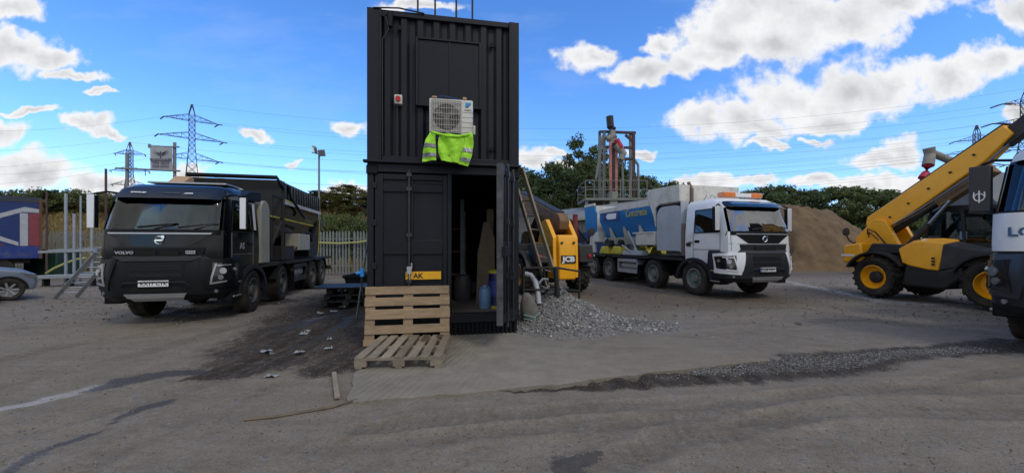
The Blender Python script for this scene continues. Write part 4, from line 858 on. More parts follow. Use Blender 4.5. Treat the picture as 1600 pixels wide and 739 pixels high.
for a_, b_ in ((la, lb), (la2, lb2)):
    b = MB(); b.bar(a_-Vector((0, 0, .3)), b_, .085, .045); b.build('stile', mat('ladder_wood', (.30, .26, .19), .8, var=.2, scale=4, dirt=.3), t, bevel=.005)
for k in range(1, 9):
    b = MB(); b.cyl(la.lerp(lb, k/9), la2.lerp(lb2, k/9), .016, n=8); b.build('rung', 'ladder_wood', t)
t = thing('timber_plank', 'pale plank lying on the gravel heap under the railing', 'plank', (0, 0, 0), 0)
b = MB(); p1 = at(845, 447, 7.9); x, y = gp(926, 490); b.bar(p1, (x, y, .05), .12, .03); b.build('plank', 'wood_grey', t, bevel=.004)
t = thing('drain_pipe', 'curved pale grey plastic pipe between the container and the railing', 'pipe', (0, 0, 0), 0)
b = MB(); b.tube([at(820, 428, 7.7), at(829, 430, 7.7), at(836, 440, 7.6), at(840, 455, 7.5), at(842, 475, 7.4)], .055, 12); b.build('pipe', mat('pipe_grey', (.34, .37, .40), .5, var=.1, dirt=.2), t)
b = MB(); b.tube([at(840, 445, 7.9), at(848, 436, 7.9), at(856, 436, 7.9), at(858, 448, 7.9), at(848, 455, 7.9), at(838, 452, 8)], .025, 8); b.build('hose_loop', 'pipe_grey', t)
# ------------------------------------------------------------------ lorries
def plan(xf, w, xr, ch=1.0):
    """half outline from front centre to rear centre"""
    return [(xf, 0), (xf-.015, .45*w), (xf-.05, .80*w), (xf-.15*ch, .945*w), (xf-.34*ch, w), (xr+.42, w), (xr+.03, w), (xr, .95*w), (xr, 0)]
CABL = [(1.00, 1.36, 1.17), (1.45, 1.385, 1.19), (1.93, 1.36, 1.18), (2.62, 1.14, 1.12), (2.80, 1.02, 1.08), (2.92, .80, .98), (2.96, .5, .80)]
XR = -.42
def cab_fn(z):
    zs = [l[0] for l in CABL]; i = max(0, min(len(zs)-2, next((k for k in range(len(zs)-1) if z <= zs[k+1]), len(zs)-2))); f = (z-zs[i])/(zs[i+1]-zs[i])
    return tuple(CABL[i][k]*(1-f)+CABL[i+1][k]*f for k in (1, 2))
def surf(planz):
    """front surface point and outward normal for (y, z)"""
    def P(y, z):
        h = planz(z); s = -1 if y < 0 else 1; ay = abs(y); ys = [p[1] for p in h[:5]]
        if ay >= ys[-1]:    # round the corner onto the side: excess y runs backwards
            return Vector((h[4][0]-(ay-ys[-1]), s*h[4][1], z))
        i = next(k for k in range(4) if ay <= ys[k+1]+1e-9); f = (ay-ys[i])/(ys[i+1]-ys[i]+1e-9)
        return Vector((h[i][0]*(1-f)+h[i+1][0]*f, s*ay, z))
    def fn(y, z):
        e = .012; p = P(y, z); a = P(y+e, z)-P(y-e, z); b = P(y, z+e)-P(y, z-e); n = a.cross(b)
        if n.x*1+n.y*y < 0: n = -n
        return p, n.normalized()
    return fn
CAB = surf(lambda z: plan(*cab_fn(z), XR))
BL = [(.50, 1.36, 1.13), (.62, 1.47, 1.22), (.95, 1.50, 1.25), (1.30, 1.46, 1.23), (1.40, 1.40, 1.20)]
def bplan(z):
    zs = [l[0] for l in BL]; i = max(0, min(len(zs)-2, next((k for k in range(len(zs)-1) if z <= zs[k+1]), len(zs)-2))); f = (z-zs[i])/(zs[i+1]-zs[i])
    xf, w = (BL[i][k]*(1-f)+BL[i+1][k]*f for k in (1, 2))
    return [(xf, 0), (xf-.01, .4*w), (xf-.03, .66*w), (xf-.24, .93*w), (xf-.44, w), (.62, w), (.60, w), (.60, .9*w), (.60, 0)]
BUM = surf(bplan)
def ring_of(h, z): return [(x, y, z) for x, y in h]+[(x, -y, z) for x, y in h[-2:0:-1]]
def wheel(t, x, y, r=.52, w=.31, rim='rim_dark', steer=0, hub=True, nuts=None):
    """wheel = tyre mesh with its rim as a child; outer face towards the sign of y"""
    s = 1 if y > 0 else -1; T = Matrix.Translation((x, y, r)) @ Matrix.Rotation(steer, 4, 'Z'); o = y
    b = MB(); b.M = T; h = w/2
    b.lathe([(.30, -h*.8*s), (.36, -h*s), (r-.06, -h*s), (r-.012, -h*.86*s), (r, -h*.7*s), (r, -.2*h*s), (r-.012, -.16*h*s), (r-.012, .16*h*s), (r, .2*h*s), (r, h*.7*s), (r-.012, h*.86*s), (r-.06, h*s), (.36, h*s), (.30, h*.8*s)], 'y', 44)
    for k in range(40):
        a = 2*PI*k/40; c, q = math.cos(a), math.sin(a); d = Vector((c, 0, q)); e = Vector((-q, 0, c))
        for yy, l in ((h*.62, h*.3), (-h*.62, h*.3)):
            m = d*(r-.004)+Vector((0, yy, 0)); b.hexa([m-e*.022+Vector((0, -l, 0))-d*.01, m+e*.022+Vector((0, -l, 0))-d*.01, m+e*.022+Vector((0, l, 0))-d*.01, m-e*.022+Vector((0, l, 0))-d*.01]+[m-e*.02+Vector((0, -l, 0))+d*.008, m+e*.02+Vector((0, -l, 0))+d*.008, m+e*.02+Vector((0, l, 0))+d*.008, m-e*.02+Vector((0, l, 0))+d*.008])
    ty = b.build('wheel', 'rubber', t)
    b = MB(); b.M = T; f = h*s
    b.lathe([(.30, f*.78), (.315, f*.95), (.285, f*1.0), (.265, f*.55), (.225, f*.25), (.15, f*.20), (.13, f*.65), (.11, f*.95), (.0, f*1.0)], 'y', 36)
    b.lathe([(.30, f*.78), (.30, -f*.5), (.0, -f*.5)], 'y', 24); rm = b.build('rim', rim, ty)
    b = MB(); b.M = T
    for k in range(10):
        a = 2*PI*k/10; c = Vector((math.cos(a)*.185, 0, math.sin(a)*.185)); b.cyl(c+Vector((0, f*.2, 0)), c+Vector((0, f*.55, 0)), .016, n=6)
    b.build('wheel_nuts', nuts or rim, rm)
    if nuts == 'nut_green':
        b = MB(); b.M = T
        for k in range(10):
            a = 2*PI*k/10; c = Vector((math.cos(a)*.185, f*.58, math.sin(a)*.185)); a2 = a+.35; c2 = Vector((math.cos(a2)*.185, f*.58, math.sin(a2)*.185)); b.bar(c, c2, .022, .012)
        b.build('nut_indicator', 'nut_green', rm)
mat('nut_green', (.20, .50, .34), .5, var=.3, dirt=.4)
mat('seat', (.02, .02, .022), .9)
def truck(name, label, cat, loc, ang, c):
    t = thing(name, label, cat, (loc[0], loc[1], 0), ang, 'eight-wheel lorries parked in the yard')
    body, trim = c['paint'], 'charcoal_plastic'
    # cab shell with real window openings
    rings = []
    for z, xf, w in CABL:
        h = plan(xf, w, XR); rings.append(ring_of(h, z))
    n = len(rings[0]); wind = [(2, k) for k in (0, 1, 2, n-1, n-2, n-3)]; side = [(2, 4), (2, n-5)]
    b = MB(); b.loft(rings, cap=True, skip=set(wind+side)); cab = b.build('cab', body, t, smooth=30)
    # lining so the cab has depth
    b = MB(); r2 = []
    for z, xf, w in CABL[:6]: r2.append([(x*.97-.01, y*.955, max(1.05, z-.03)) for x, y, z in ring_of(plan(xf, w, XR), z)])
    b.loft(r2, cap=True, skip=set(wind+side)); b.build('cab_lining', 'seat', cab)
    b = MB()
    for y in (-.55, .55): b.box(-.28, .25, y-.26, y+.26, 1.25, 1.55); b.box(-.36, -.2, y-.24, y+.24, 1.5, 2.25); b.box(-.33, -.22, y-.12, y+.12, 2.2, 2.42)
    b.build('seat', 'seat', cab, bevel=.04)
    b = MB(); b.box(.75, 1.2, -1.05, 1.05, 1.2, 1.88); b.build('dashboard', 'seat', cab, bevel=.05)
    b = MB(); b.lathe([(.20, -.012), (.215, 0), (.20, .012), (.188, 0), (.20, -.012)], 'x', 24, (0, 0, 0)); sw = b.build('steering_wheel', 'black_plastic', cab); sw.location = (.62, -.55, 1.93); sw.rotation_euler = (0, R(-55), 0)
    b = MB(); b.skin(CAB, [(-1.045, 1.935), (1.045, 1.935), (1.0, 2.63), (-1.0, 2.63)], .003, .009, 20, 4)
    b.build('windscreen', c.get('screen', 'glass'), cab, smooth=60)
    for s in (-1, 1):
        b = MB(); b.hexa([(.99, s*1.181, 1.93), (.0, s*1.181, 1.93), (.0, s*1.186, 1.93), (.99, s*1.186, 1.93), (.79, s*1.122, 2.61), (.0, s*1.122, 2.61), (.0, s*1.127, 2.61), (.79, s*1.127, 2.61)]); b.build('side_window', 'glass', cab)
        # window frame and B pillar, door seams
        b = MB()
        for p, q in (((1.0, 1.188, 1.93), (.80, 1.128, 2.62)), ((.80, 1.130, 2.615), (.0, 1.130, 2.615)), ((.0, 1.128, 2.62), (.0, 1.188, 1.93)), ((1.0, 1.188, 1.925), (.0, 1.188, 1.925))): b.bar((p[0], s*p[1], p[2]), (q[0], s*q[1], q[2]), .03, .012, up=(0, 1, 0))
        b.build('window_frame', 'black_plastic', cab)
        b = MB(); sy = s*1.196
        for p, q in (((-.03, 1.0), (-.03, 1.93)), ((1.02, 1.05), (1.02, 1.9)), ((-.03, 1.42), (1.02, 1.42))): b.bar((p[0], sy, p[1]), (q[0], sy, q[1]), .008, .006, up=(0, 1, 0))
        b.build('door_seam', 'ink' if body != 'black_paint' else 'silver', cab)
        b = MB(); b.box(.02, .22, s*1.19-.012, s*1.19+.022, 1.62, 1.70); b.build('door_handle', 'black_plastic', cab, bevel=.008)
        # wheel arch, steps
        b = MB(); pr = [(-.78*math.cos(a), .50+.66*math.sin(a)) for a in [PI*k/14 for k in range(15)]]; pi_ = [(-.68*math.cos(a), .50+.56*math.sin(a)) for a in [PI*k/14 for k in range(15)]][::-1]
        b.prism([(x, z) for x, z in pr]+pi_, s*.80, s*1.24); b.box(-.78, .62, s*.55, s*.85, .95, 1.12); b.build('wheel_arch', trim, t)
        b = MB(); b.box(.70, 1.05, min(s*.9, s*1.22), max(s*.9, s*1.22), .42, 1.06); b.build('cab_step', 'black_plastic', t, bevel=.02)
        for zt_ in (.50, .80): b = MB(); b.box(.70, 1.03, min(s*1.18, s*1.245), max(s*1.18, s*1.245), zt_, zt_+.03); b.build('step_tread', 'silver', t)
        # mirrors
        b = MB(); my = s*c.get('my', 1.34); mw = c.get('mw', .07); b.tube([(.85, s*1.04, 2.70), (.98, s*1.22, 2.72), (1.02, my, 2.66)], .022, 8); b.box(.95, 1.06, my-mw, my+mw, 1.98, 2.64); mi = b.build('mirror', 'black_plastic', t, bevel=.03)
        b = MB(); b.box(1.06, 1.082, my-mw-.005, my+mw+.005, 1.97, 2.65); b.build('mirror_cover', c['mirror'], mi, bevel=.01)
    # black panel, silver strip, maker's ring badge
    b = MB(); b.skin(CAB, [(-1.14, 1.83), (1.14, 1.83), (1.12, 1.94), (-1.12, 1.94)], -.01, .012, 22, 2); b.build('scuttle_panel', 'black_plastic', cab)
    b = MB(); b.skin(CAB, [(-.55, 1.60), (.55, 1.60), (.98, 1.86), (-.98, 1.86)], -.01, .016, 20, 4); b.build('hood_panel', 'black_plastic' if body != 'black_paint' else body, cab, smooth=60)
    b = MB(); b.skin(CAB, [(-.93, 1.845), (.93, 1.845), (.95, 1.875), (-.95, 1.875)], .008, .03, 22, 1); b.build('chrome_strip', 'silver', cab)
    b = MB(); x = 1.405; b.lathe([(.062, 0), (.075, .012), (.088, 0), (.075, -.010), (.062, 0)], 'x', 28, (x, 0, 1.72)); b.bar((x+.004, .05, 1.77), (x+.004, .088, 1.808), .02, .01, up=(1, 0, 0)); b.box(x-.004, x+.008, .045, .10, 1.800, 1.814); b.box(x-.004, x+.008, .088, .102, 1.76, 1.80); b.box(x-.004, x+.006, -.065, .065, 1.705, 1.737); b.build('badge', 'chrome', cab)
    for y in (-.12, .62):   # wipers
        b = MB(); p, _ = CAB(y, 1.95); q, _ = CAB(y+.42, 2.05); q2, _ = CAB(y-.28 if y < 0 else y-.2, 2.0)
        b.tube([p+Vector((.03, 0, 0)), q+Vector((.04, 0, .02))], .010, 6); e0, _ = CAB(max(-.98, y-.30), 1.99); e1, _ = CAB(min(.98, y+.42), 2.07); b.tube([e0+Vector((.03, 0, 0)), e1+Vector((.035, 0, .0))], .012, 6); b.build('wiper', 'ink', cab)
    # grille block
    b = MB(); b.skin(CAB, [(-.80, 1.375), (.80, 1.375), (.84, 1.57), (-.84, 1.57)], -.02, .03, 18, 2); gr = b.build('grille', trim if body != 'black_paint' else 'black_plastic', cab, bevel=.006)
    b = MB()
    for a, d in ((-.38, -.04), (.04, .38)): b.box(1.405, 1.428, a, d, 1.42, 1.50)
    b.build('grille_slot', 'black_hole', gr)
    b = MB(); b.skin(CAB, [(-1.12, 1.585), (1.12, 1.585), (1.12, 1.592), (-1.12, 1.592)], .0, .004, 20, 1)
    for s in (-1, 1): b.skin(CAB, [(s*1.05, 1.40), (s*1.06, 1.40), (s*1.06, 1.83), (s*1.05, 1.83)], .0, .004, 1, 4)
    b.build('panel_gap', 'ink' if body != 'black_paint' else 'charcoal_plastic', cab)
    # bumper
    b = MB(); b.loft([ring_of(bplan(z), z) for z, _, _ in BL], cap=True); bp = b.build('bumper', trim if body != 'black_paint' else 'black_plastic', t, smooth=35)
    b = MB(); b.skin(BUM, [(-.62, 1.30), (.62, 1.30), (.86, 1.395), (-.86, 1.395)], -.01, .02, 12, 2); b.build('bumper_lip', trim, bp)
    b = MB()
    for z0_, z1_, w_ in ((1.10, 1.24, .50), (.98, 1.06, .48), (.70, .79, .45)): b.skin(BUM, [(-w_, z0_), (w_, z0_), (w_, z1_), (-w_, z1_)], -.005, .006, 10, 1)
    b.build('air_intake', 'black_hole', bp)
    b = MB()
    for z_ in (1.135, 1.17, 1.205, 1.005, 1.035): b.skin(BUM, [(-.46, z_-.006), (.46, z_-.006), (.46, z_+.006), (-.46, z_+.006)], .004, .014, 8, 1)
    b.build('intake_slat', trim, bp)
    b = MB(); b.skin(BUM, [(-.50, .60), (.50, .60), (.56, .655), (-.56, .655)], .004, .05, 12, 1); b.skin(BUM, [(-.44, .52), (.44, .52), (.50, .60), (-.50, .60)], .0, .03, 12, 1); b.build('skid_plate', 'silver', bp)
    b = MB(); b.tube([(1.49, -.62, .80), (1.53, -.55, .88), (1.54, 0, .89), (1.53, .55, .88), (1.49, .62, .80)], .014, 6); b.build('bumper_bar', trim, bp)
    b = MB(); px_ = c.get('plate_y', .0); b.box(1.515, 1.535, px_-.27, px_+.27, .80, .92); plt = b.build('number_plate', 'plate_white', bp, bevel=.004)
    text('lettering', c['plate'], 'ink', plt, (1.5365, px_+.01, .86), frame_rot((0, 1, 0), (0, 0, 1)), .118, ext=.0008, sx=.88, bold=.0015)
    if c.get('euro'):
        b = MB(); b.box(1.5355, 1.5375, px_-.265, px_-.225, .805, .915); b.build('plate_band', 'blue_paint', plt)
    for s in (-1, 1):
        sur = [(s*.86, .72), (s*1.42, .76), (s*1.46, 1.30), (s*.72, 1.34)]
        b = MB(); b.skin(BUM, sur, -.01, .022, 14, 4); hl = b.build('headlight_surround', body if body != 'black_paint' else 'black_plastic', bp, smooth=50)
        b = MB(); b.skin(BUM, [(s*.98, .84), (s*1.34, .90), (s*1.40, 1.22), (s*.96, 1.26)], .0, .030, 10, 3); h2 = b.build('headlight', mat('lamp_black', (.012, .013, .015), .15, coat=.6), bp, smooth=50)
        b = MB(); b.skin(BUM, [(s*.93, .815), (s*1.16, .85), (s*1.17, .885), (s*.94, .85)], .026, .042, 6, 1); b.skin(BUM, [(s*.93, .83), (s*.96, .83), (s*1.03, 1.24), (s*1.0, 1.24)], .026, .042, 2, 6); b.skin(BUM, [(s*1.0, 1.18), (s*1.20, 1.19), (s*1.20, 1.215), (s*1.0, 1.205)], .026, .042, 5, 1)
        b.build('led_strip', ('silver' if body == 'black_paint' else 'white_vinyl') if c.get('led', 1) else 'lamp_black', h2)
        for yy, zz, rr in ((1.13, 1.08, .065), (1.10, .95, .05), (1.25, 1.10, .045)):
            b = MB(); p, nn = BUM(s*yy, zz); b.cyl(p+nn*.02, p+nn*.045, rr, n=16); b.cyl(p+nn*.045, p+nn*.052, rr*.6, n=14); b.build('lamp', 'lens', h2)
        b = MB(); p, nn = BUM(s*1.02, .67); b.cyl(p, p+nn*.03, .035, n=12); b.build('fog_lamp', 'lens', bp)
    if c.get('name_text'):
        text('lettering', 'VOLVO', 'silver', gr, (1.425, -.60, 1.47), frame_rot((0, 1, 0), (0, 0, 1)), .078, ext=.003, sx=1.25, bold=.003)
        b = MB(); b.box(1.40, 1.425, .50, .68, 1.44, 1.51); b.build('model_plate', 'silver', gr, bevel=.005); text('lettering', 'FMX', 'ink', gr, (1.427, .59, 1.475), frame_rot((0, 1, 0), (0, 0, 1)), .06, ext=.002, sx=1.3)
    # sun visor
    vp = lambda dz, dx: [(CAB(y, 2.62+dz)[0]+Vector((dx*(1 if abs(y) < .9 else .6), 0, 0))) for y in np.linspace(-1.02, 1.02, 17)]
    b = MB(); A, B_ = vp(-.04 if c['visor'] == 'drop' else 0.02, .17), vp(.20, .06); A2, B2 = [p+Vector((-.03, 0, -.0)) for p in A], [p+Vector((-.03, 0, 0)) for p in B_]
    b.loft([[A[i], B_[i], B2[i], A2[i]] for i in range(17)], cap=True); vz = b.build('sun_visor', c['visor_mat'], t, smooth=50)
    if c.get('visor_stripe'):
        b = MB(); S0 = [a.lerp(q, .48)+Vector((.012, 0, 0)) for a, q in zip(A, B_)]; S1 = [a.lerp(q, .70)+Vector((.012, 0, 0)) for a, q in zip(A, B_)]; b.loft([[S0[i], S1[i], S1[i]+Vector((-.01, 0, 0)), S0[i]+Vector((-.01, 0, 0))] for i in range(1, 16)]); b.build('visor_stripe', 'blue_paint', vz)
    if c.get('web'):
        up_ = (B_[8]-A[8]).normalized(); rr_ = frame_rot((0, 1, 0), up_); mid_ = A[8].lerp(B_[8], .52)
        for s_, yy, mm, al in (('www.as', -.50, 'white_vinyl', 'CENTER'), ('concrete', .10, 'vinyl_dim', 'CENTER'), ('.com', .43, 'white_vinyl', 'CENTER')): text('lettering', s_, mm, vz, mid_+Vector((.012, yy, 0)), rr_, .085, ext=.003, sx=1.05, bold=.002)
    # chassis
    b = MB()
    for s in (-1, 1): b.box(-7.9, 1.0, s*.42-.04, s*.42+.04, .72, 1.02)
    for x in (.9, -.9, -2.7, -3.9, -5.8, -7.6): b.box(x-.05, x+.05, -.40, .40, .76, .96)
    b.box(-2.3, .6, -.5, .5, .45, .75); b.build('chassis', 'chassis', t)
    for ax in (0, -2.0, -5.1, -6.45):
        b = MB(); b.cyl((ax, -1.0, .52), (ax, 1.0, .52), .09, n=12); b.cyl((ax, -.18, .52), (ax, .18, .52), .2, n=16); b.build('axle', 'chassis', t)
        for s in (-1, 1): wheel(t, ax, s*1.06 if ax > -3 else s*1.06, rim=c['rim'], nuts=c.get('nuts') if ax > -3 else None, steer=c.get('steer', 0) if ax > -3 else 0)
        if ax < -3:
            for s in (-1, 1):
                b = MB(); b.M = Matrix.Translation((ax, s*.71, .52)); b.lathe([(.3, -.13), (.46, -.14), (.51, -.10), (.51, .10), (.46, .14), (.3, .13)], 'y', 28); b.build('inner_tyre', 'rubber', t)
    for s in (-1, 1):
        for ax in (-2.0, -5.1, -6.45):
            b = MB(); pr = [(ax-.64*math.cos(a), .52+.60*math.sin(a)) for a in [PI*(.08+.84*k/12) for k in range(13)]]; pi_ = [(ax-.62*math.cos(a), .52+.58*math.sin(a)) for a in [PI*(.08+.84*k/12) for k in range(13)]][::-1]
            b.prism(pr+pi_, s*.78, s*1.25); b.build('mudguard', 'black_plastic', t)
        b = MB(); b.box(-2.9, -2.88, min(s*.85, s*1.25), max(s*.85, s*1.25), .25, .8); b.build('mud_flap', 'black_plastic', t)
        b = MB(); b.box(-4.35, -2.95, min(s*.8, s*1.22), max(s*.8, s*1.22), .88, 1.0); b.box(-4.35, -2.95, min(s*1.17, s*1.22), max(s*1.17, s*1.22), .45, .60); b.box(-3.0, -2.95, min(s*.8, s*1.22), max(s*.8, s*1.22), .45, 1.0); b.box(-4.35, -4.3, min(s*.8, s*1.22), max(s*.8, s*1.22), .45, 1.0)
        b.build('side_guard', c['guard'], t, bevel=.006)
        b = MB(); b.cyl((-4.2, s*.95, .72), (-3.1, s*.95, .72), .17, n=18); b.build('air_tank', 'tank_grey', t)
    b = MB(); b.box(-8.0, -.5, -1.2, 1.2, 1.05, 1.14); b.build('deck', 'chassis', t)
    b = MB(); b.box(-8.02, -7.95, -1.2, 1.2, .55, .72); b.build('rear_bumper', 'chassis', t)
    return t, cab
mat('vinyl_dim', (.07, .085, .10), .5)
def arch_tank(t, x0, x1, y0, y1, z0, z1, m, name='water_tank'):
    b = MB(); w = (x1-x0)/2; xc = (x0+x1)/2; r_ = min(w, .35); pts = [(x0, z0), (x1, z0)]
    pts += [(x1-r_+r_*math.cos(a), z1-r_+r_*math.sin(a)) for a in [PI/2*k/8 for k in range(9)]]+[(x0+r_+r_*math.cos(a), z1-r_+r_*math.sin(a)) for a in [PI/2+PI/2*k/8 for k in range(9)]]
    b.prism(pts, y0, y1); return b.build(name, m, t, bevel=.015)
def hopper_rings(xs, zt, zm, zb, wt, wb):
    return [[(x, -wt, zt), (x, -wt, zm), (x, -wb, zb), (x, wb, zb), (x, wt, zm), (x, wt, zt)] for x in xs]
# --- black mixer lorry on the left
tb, cab = truck('mixer_truck', 'black eight-wheel concrete lorry with tall black hopper, left of the container', 'lorry', (-7.09, 8.70), R(-77),
    dict(paint='black_paint', mirror='mirror_back', mir=1, my=1.44, mw=.06, plate='KX17 CYK', plate_y=-.02, name_text=True, visor='drop', visor_mat='visor_paint', web=True, rim='rim_dark', nuts='nut_green', guard='chassis', steer=R(4)))
tb.scale = (.97, .9, .955)
b = MB(); b.box(-.2, .60, -.72, .88, 2.98, 3.02); b.box(-.1, -.02, -.8, .95, 2.95, 2.99); b.build('roof_panel', 'silver', tb, bevel=.01)
b = MB(); b.prism([(.15, 3.02), (.55, 3.02), (.28, 3.20), (.15, 3.16)], -.36, -.02); b.build('beacon', mat('beacon', (.45, .28, .14), .4), tb, bevel=.02)
arch_tank(tb, -1.02, -.47, -1.15, 1.21, 1.16, 2.78, 'tank_grey')
b = MB(); b.prism([(-.5, 2.72), (-.5, 2.98), (.1, 2.92), (.38, 2.78), (.3, 2.66)], .72, 1.2); b.build('roof_spoiler', 'black_plastic', tb, bevel=.02)
b = MB(); b.bar((-.10, 1.215, 1.99), (-.10, 1.165, 2.62), .10, .012, up=(0, 1, 0)); b.bar((.42, 1.215, 1.99), (.38, 1.165, 2.62), .035, .012, up=(0, 1, 0)); b.build('pillar_trim', 'white_vinyl', tb)
text('lettering', 'AS', 'white_vinyl', tb, (.55, 1.203, 1.60), frame_rot((-1, 0, 0), (0, 0, 1)), .20, ext=.003)
# hopper: tall front frame, sloping sides, ribbed upper boards
b = MB(); b.loft(hopper_rings([-2.05, -6.1], 2.95, 2.70, 1.35, 1.15, .35)); hp = b.build('hopper', 'black_paint', tb)
for s in (-1, 1):
    b = MB(); b.box(-6.15, -2.0, s*1.16-.02, s*1.16+.02, 2.95, 3.50); b.build('side_board', 'black_plastic', tb)
    for k in range(15):
        b = MB(); x = -2.25-k*.27; b.box(x-.05, x+.05, min(s*1.18, s*1.225), max(s*1.18, s*1.225), 2.98, 3.46); b.build('board_rib', 'black_painted_sheen' if 'black_painted_sheen' in MATS else mat('black_painted_sheen', (.05, .055, .06), .3, var=.3, dirt=.3), tb, bevel=.02)  # sheen of the ribs is put into their colour, paler than the boards
    b = MB(); b.box(-6.15, -2.0, min(s*1.18, s*1.235), max(s*1.18, s*1.235), 2.84, 2.95); b.build('side_stripe', mat('dull_white', (.5, .5, .47), .5, dirt=.5), tb)
    b = MB(); b.bar((-2.0, s*1.19, 3.0), (-2.7, s*1.24, 2.93), .06, .02, up=(0, 1, 0)); b.bar((-1.2, s*1.17, 2.42), (-5.9, s*1.0, 2.38), .05, .03, up=(0, 1, 0)); b.bar((-6.15, s*1.2, 3.0), (-6.3, s*1.1, 1.3), .04, .03, up=(0, 1, 0)); b.build('yellow_strip', 'yellow_line', tb)
    b = MB(); b.tube([(-2.0, s*1.1, 3.46), (-2.35, s*1.23, 3.42), (-2.6, s*1.24, 3.1), (-3.9, s*1.26, 2.55)], .045, 8); b.tube([(-2.0, s*1.2, 1.2), (-2.05, s*1.2, 3.5)], .05, 8); b.tube([(-1.3, s*1.15, 1.2), (-1.3, s*1.15, 3.0)], .04, 8); b.bar((-1.3, s*1.15, 3.0), (-2.05, s*1.2, 3.0), .06); b.bar((-1.3, s*1.15, 1.6), (-2.05, s*1.2, 2.4), .05); b.build('hopper_frame', 'dark_steel', tb)
    b = MB(); b.box(-4.7, -3.5, min(s*.75, s*1.22), max(s*.75, s*1.22), 1.45, 2.0); b.build('locker', 'tank_grey', tb, bevel=.02)
    b = MB(); b.tube([(-3.4, s*1.1, 1.4), (-4.0, s*1.2, 2.1), (-5.0, s*1.15, 2.05), (-5.6, s*1.1, 1.5)], .04, 8); b.box(-5.9, -4.85, min(s*.6, s*1.15), max(s*.6, s*1.15), 1.2, 1.75); b.box(-3.3, -2.2, min(s*.6, s*1.12), max(s*.6, s*1.12), 1.16, 1.6); b.build('pump_gear', 'dark_steel', tb, bevel=.015)
b = MB(); b.box(-2.0, -1.9, -1.2, 1.2, 2.4, 3.52); b.build('front_board', 'dark_steel', tb, bevel=.01)
b = MB(); b.tube([(-1.85, -1.22, 3.3), (-1.7, -1.2, 3.56), (-1.7, 1.15, 3.56), (-1.95, 1.22, 3.3)], .06, 8); b.build('roll_cover', 'black_plastic', tb)
b = MB(); b.loft([[(x, w_*math.cos(a), 2.5+h_*math.sin(a)) for a in [2*PI*k/18 for k in range(18)]] for x, w_, h_ in ((-6.2, 1.1, .80), (-6.5, 1.15, .9), (-7.0, 1.1, .8), (-7.25, .8, .5))]); b.build('rear_cover', mat('tarp_black', (.04, .045, .055), .3, var=.3, bump=.6, bscale=6), tb)
b = MB(); b.prism([(-6.2, 1.2), (-6.9, 1.2), (-7.2, 2.3), (-6.2, 2.4)], -.9, .9); b.build('rear_chute', 'dark_steel', tb)
# --- white and blue mixer lorry
tw, cabw = truck('mixer_truck', 'white and blue eight-wheel concrete lorry with orange roof beacons', 'lorry', (6.79, 12.24), R(-74.0),
    dict(paint='white_paint', mirror='mirror_back', mir=1, plate='LJ68 HSN', euro=True, visor='high', screen='glass_sheen', visor_mat='black_paint', visor_stripe=True, rim='rim_grey', nuts='nut_green', guard='silver', plate_y=-.02))
b = MB(); b.box(.45, .70, -.30, .30, 2.99, 3.11); b.build('beacon_bar', 'white_vinyl', tw, bevel=.015)
for y in (-.52, .50):
    b = MB(); b.box(.44, .71, y-.22, y+.22, 2.98, 3.13); b.build('beacon', 'orange_lens', tw, bevel=.03)
b = MB(); b.tube([(-.1, -.75, 2.93), (.12, -.8, 3.12), (.2, -.78, 2.95)], .015); b.tube([(-.1, -.6, 2.93), (.12, -.62, 3.12), (.3, -.6, 2.95)], .015); b.build('horn_bracket', 'silver', tw)
b = MB(); b.box(-.52, -.44, -1.23, -1.05, 1.2, 2.25); b.build('exhaust_guard', mat('brown_grey', (.16, .13, .11), .8, dirt=.5), tw, bevel=.02)
b = MB(); b.cyl((-.60, -.75, 1.2), (-.60, -.75, 3.40), .06, n=12); b.cyl((-.60, -.75, 3.38), (-.72, -.78, 3.62), .055, n=12); b.build('exhaust_stack', 'brown_grey', tw)
arch_tank(tw, -1.83, -.58, -1.18, 1.18, 1.35, 2.88, 'tank_white')
for s in (-1, 1):
    b = MB(); b.prism([(-.62, 2.98), (-.62, 3.52), (-2.28, 3.56), (-2.32, 3.30), (-1.95, 2.55), (-1.86, 2.20), (-1.86, 2.86), (-1.6, 2.98)], min(s*1.16, s*1.22), max(s*1.16, s*1.22)); b.build('aggregate_bin_side', 'cream_white', tw, bevel=.01)
    b = MB(); b.box(-.60, -.56, min(s*.9, s*1.2), max(s*.9, s*1.2), 1.3, 2.98); b.build('bin_support', 'tank_white', tw)
b = MB(); b.box(-2.26, -2.22, -1.16, 1.16, 2.9, 3.54); b.box(-.66, -.62, -1.16, 1.16, 2.98, 3.52); b.prism([(-2.2, 2.95), (-.7, 2.95), (-.7, 2.99), (-2.2, 2.99)], -1.15, 1.15); b.build('aggregate_bin', 'cream_white', tw)
b = MB(); b.loft(hopper_rings([-2.0, -5.95], 2.98, 2.62, 1.62, 1.17, .62)); hw = b.build('hopper', 'blue_paint', tw)
b = MB()
for s in (-1, 1): b.prism([(-2.28, 2.985), (-5.95, 2.985), (-5.95, 3.13), (-2.28, 3.22)], min(s*1.13, s*1.19), max(s*1.13, s*1.19))
b.build('hopper_rim', 'cream_white', tw)
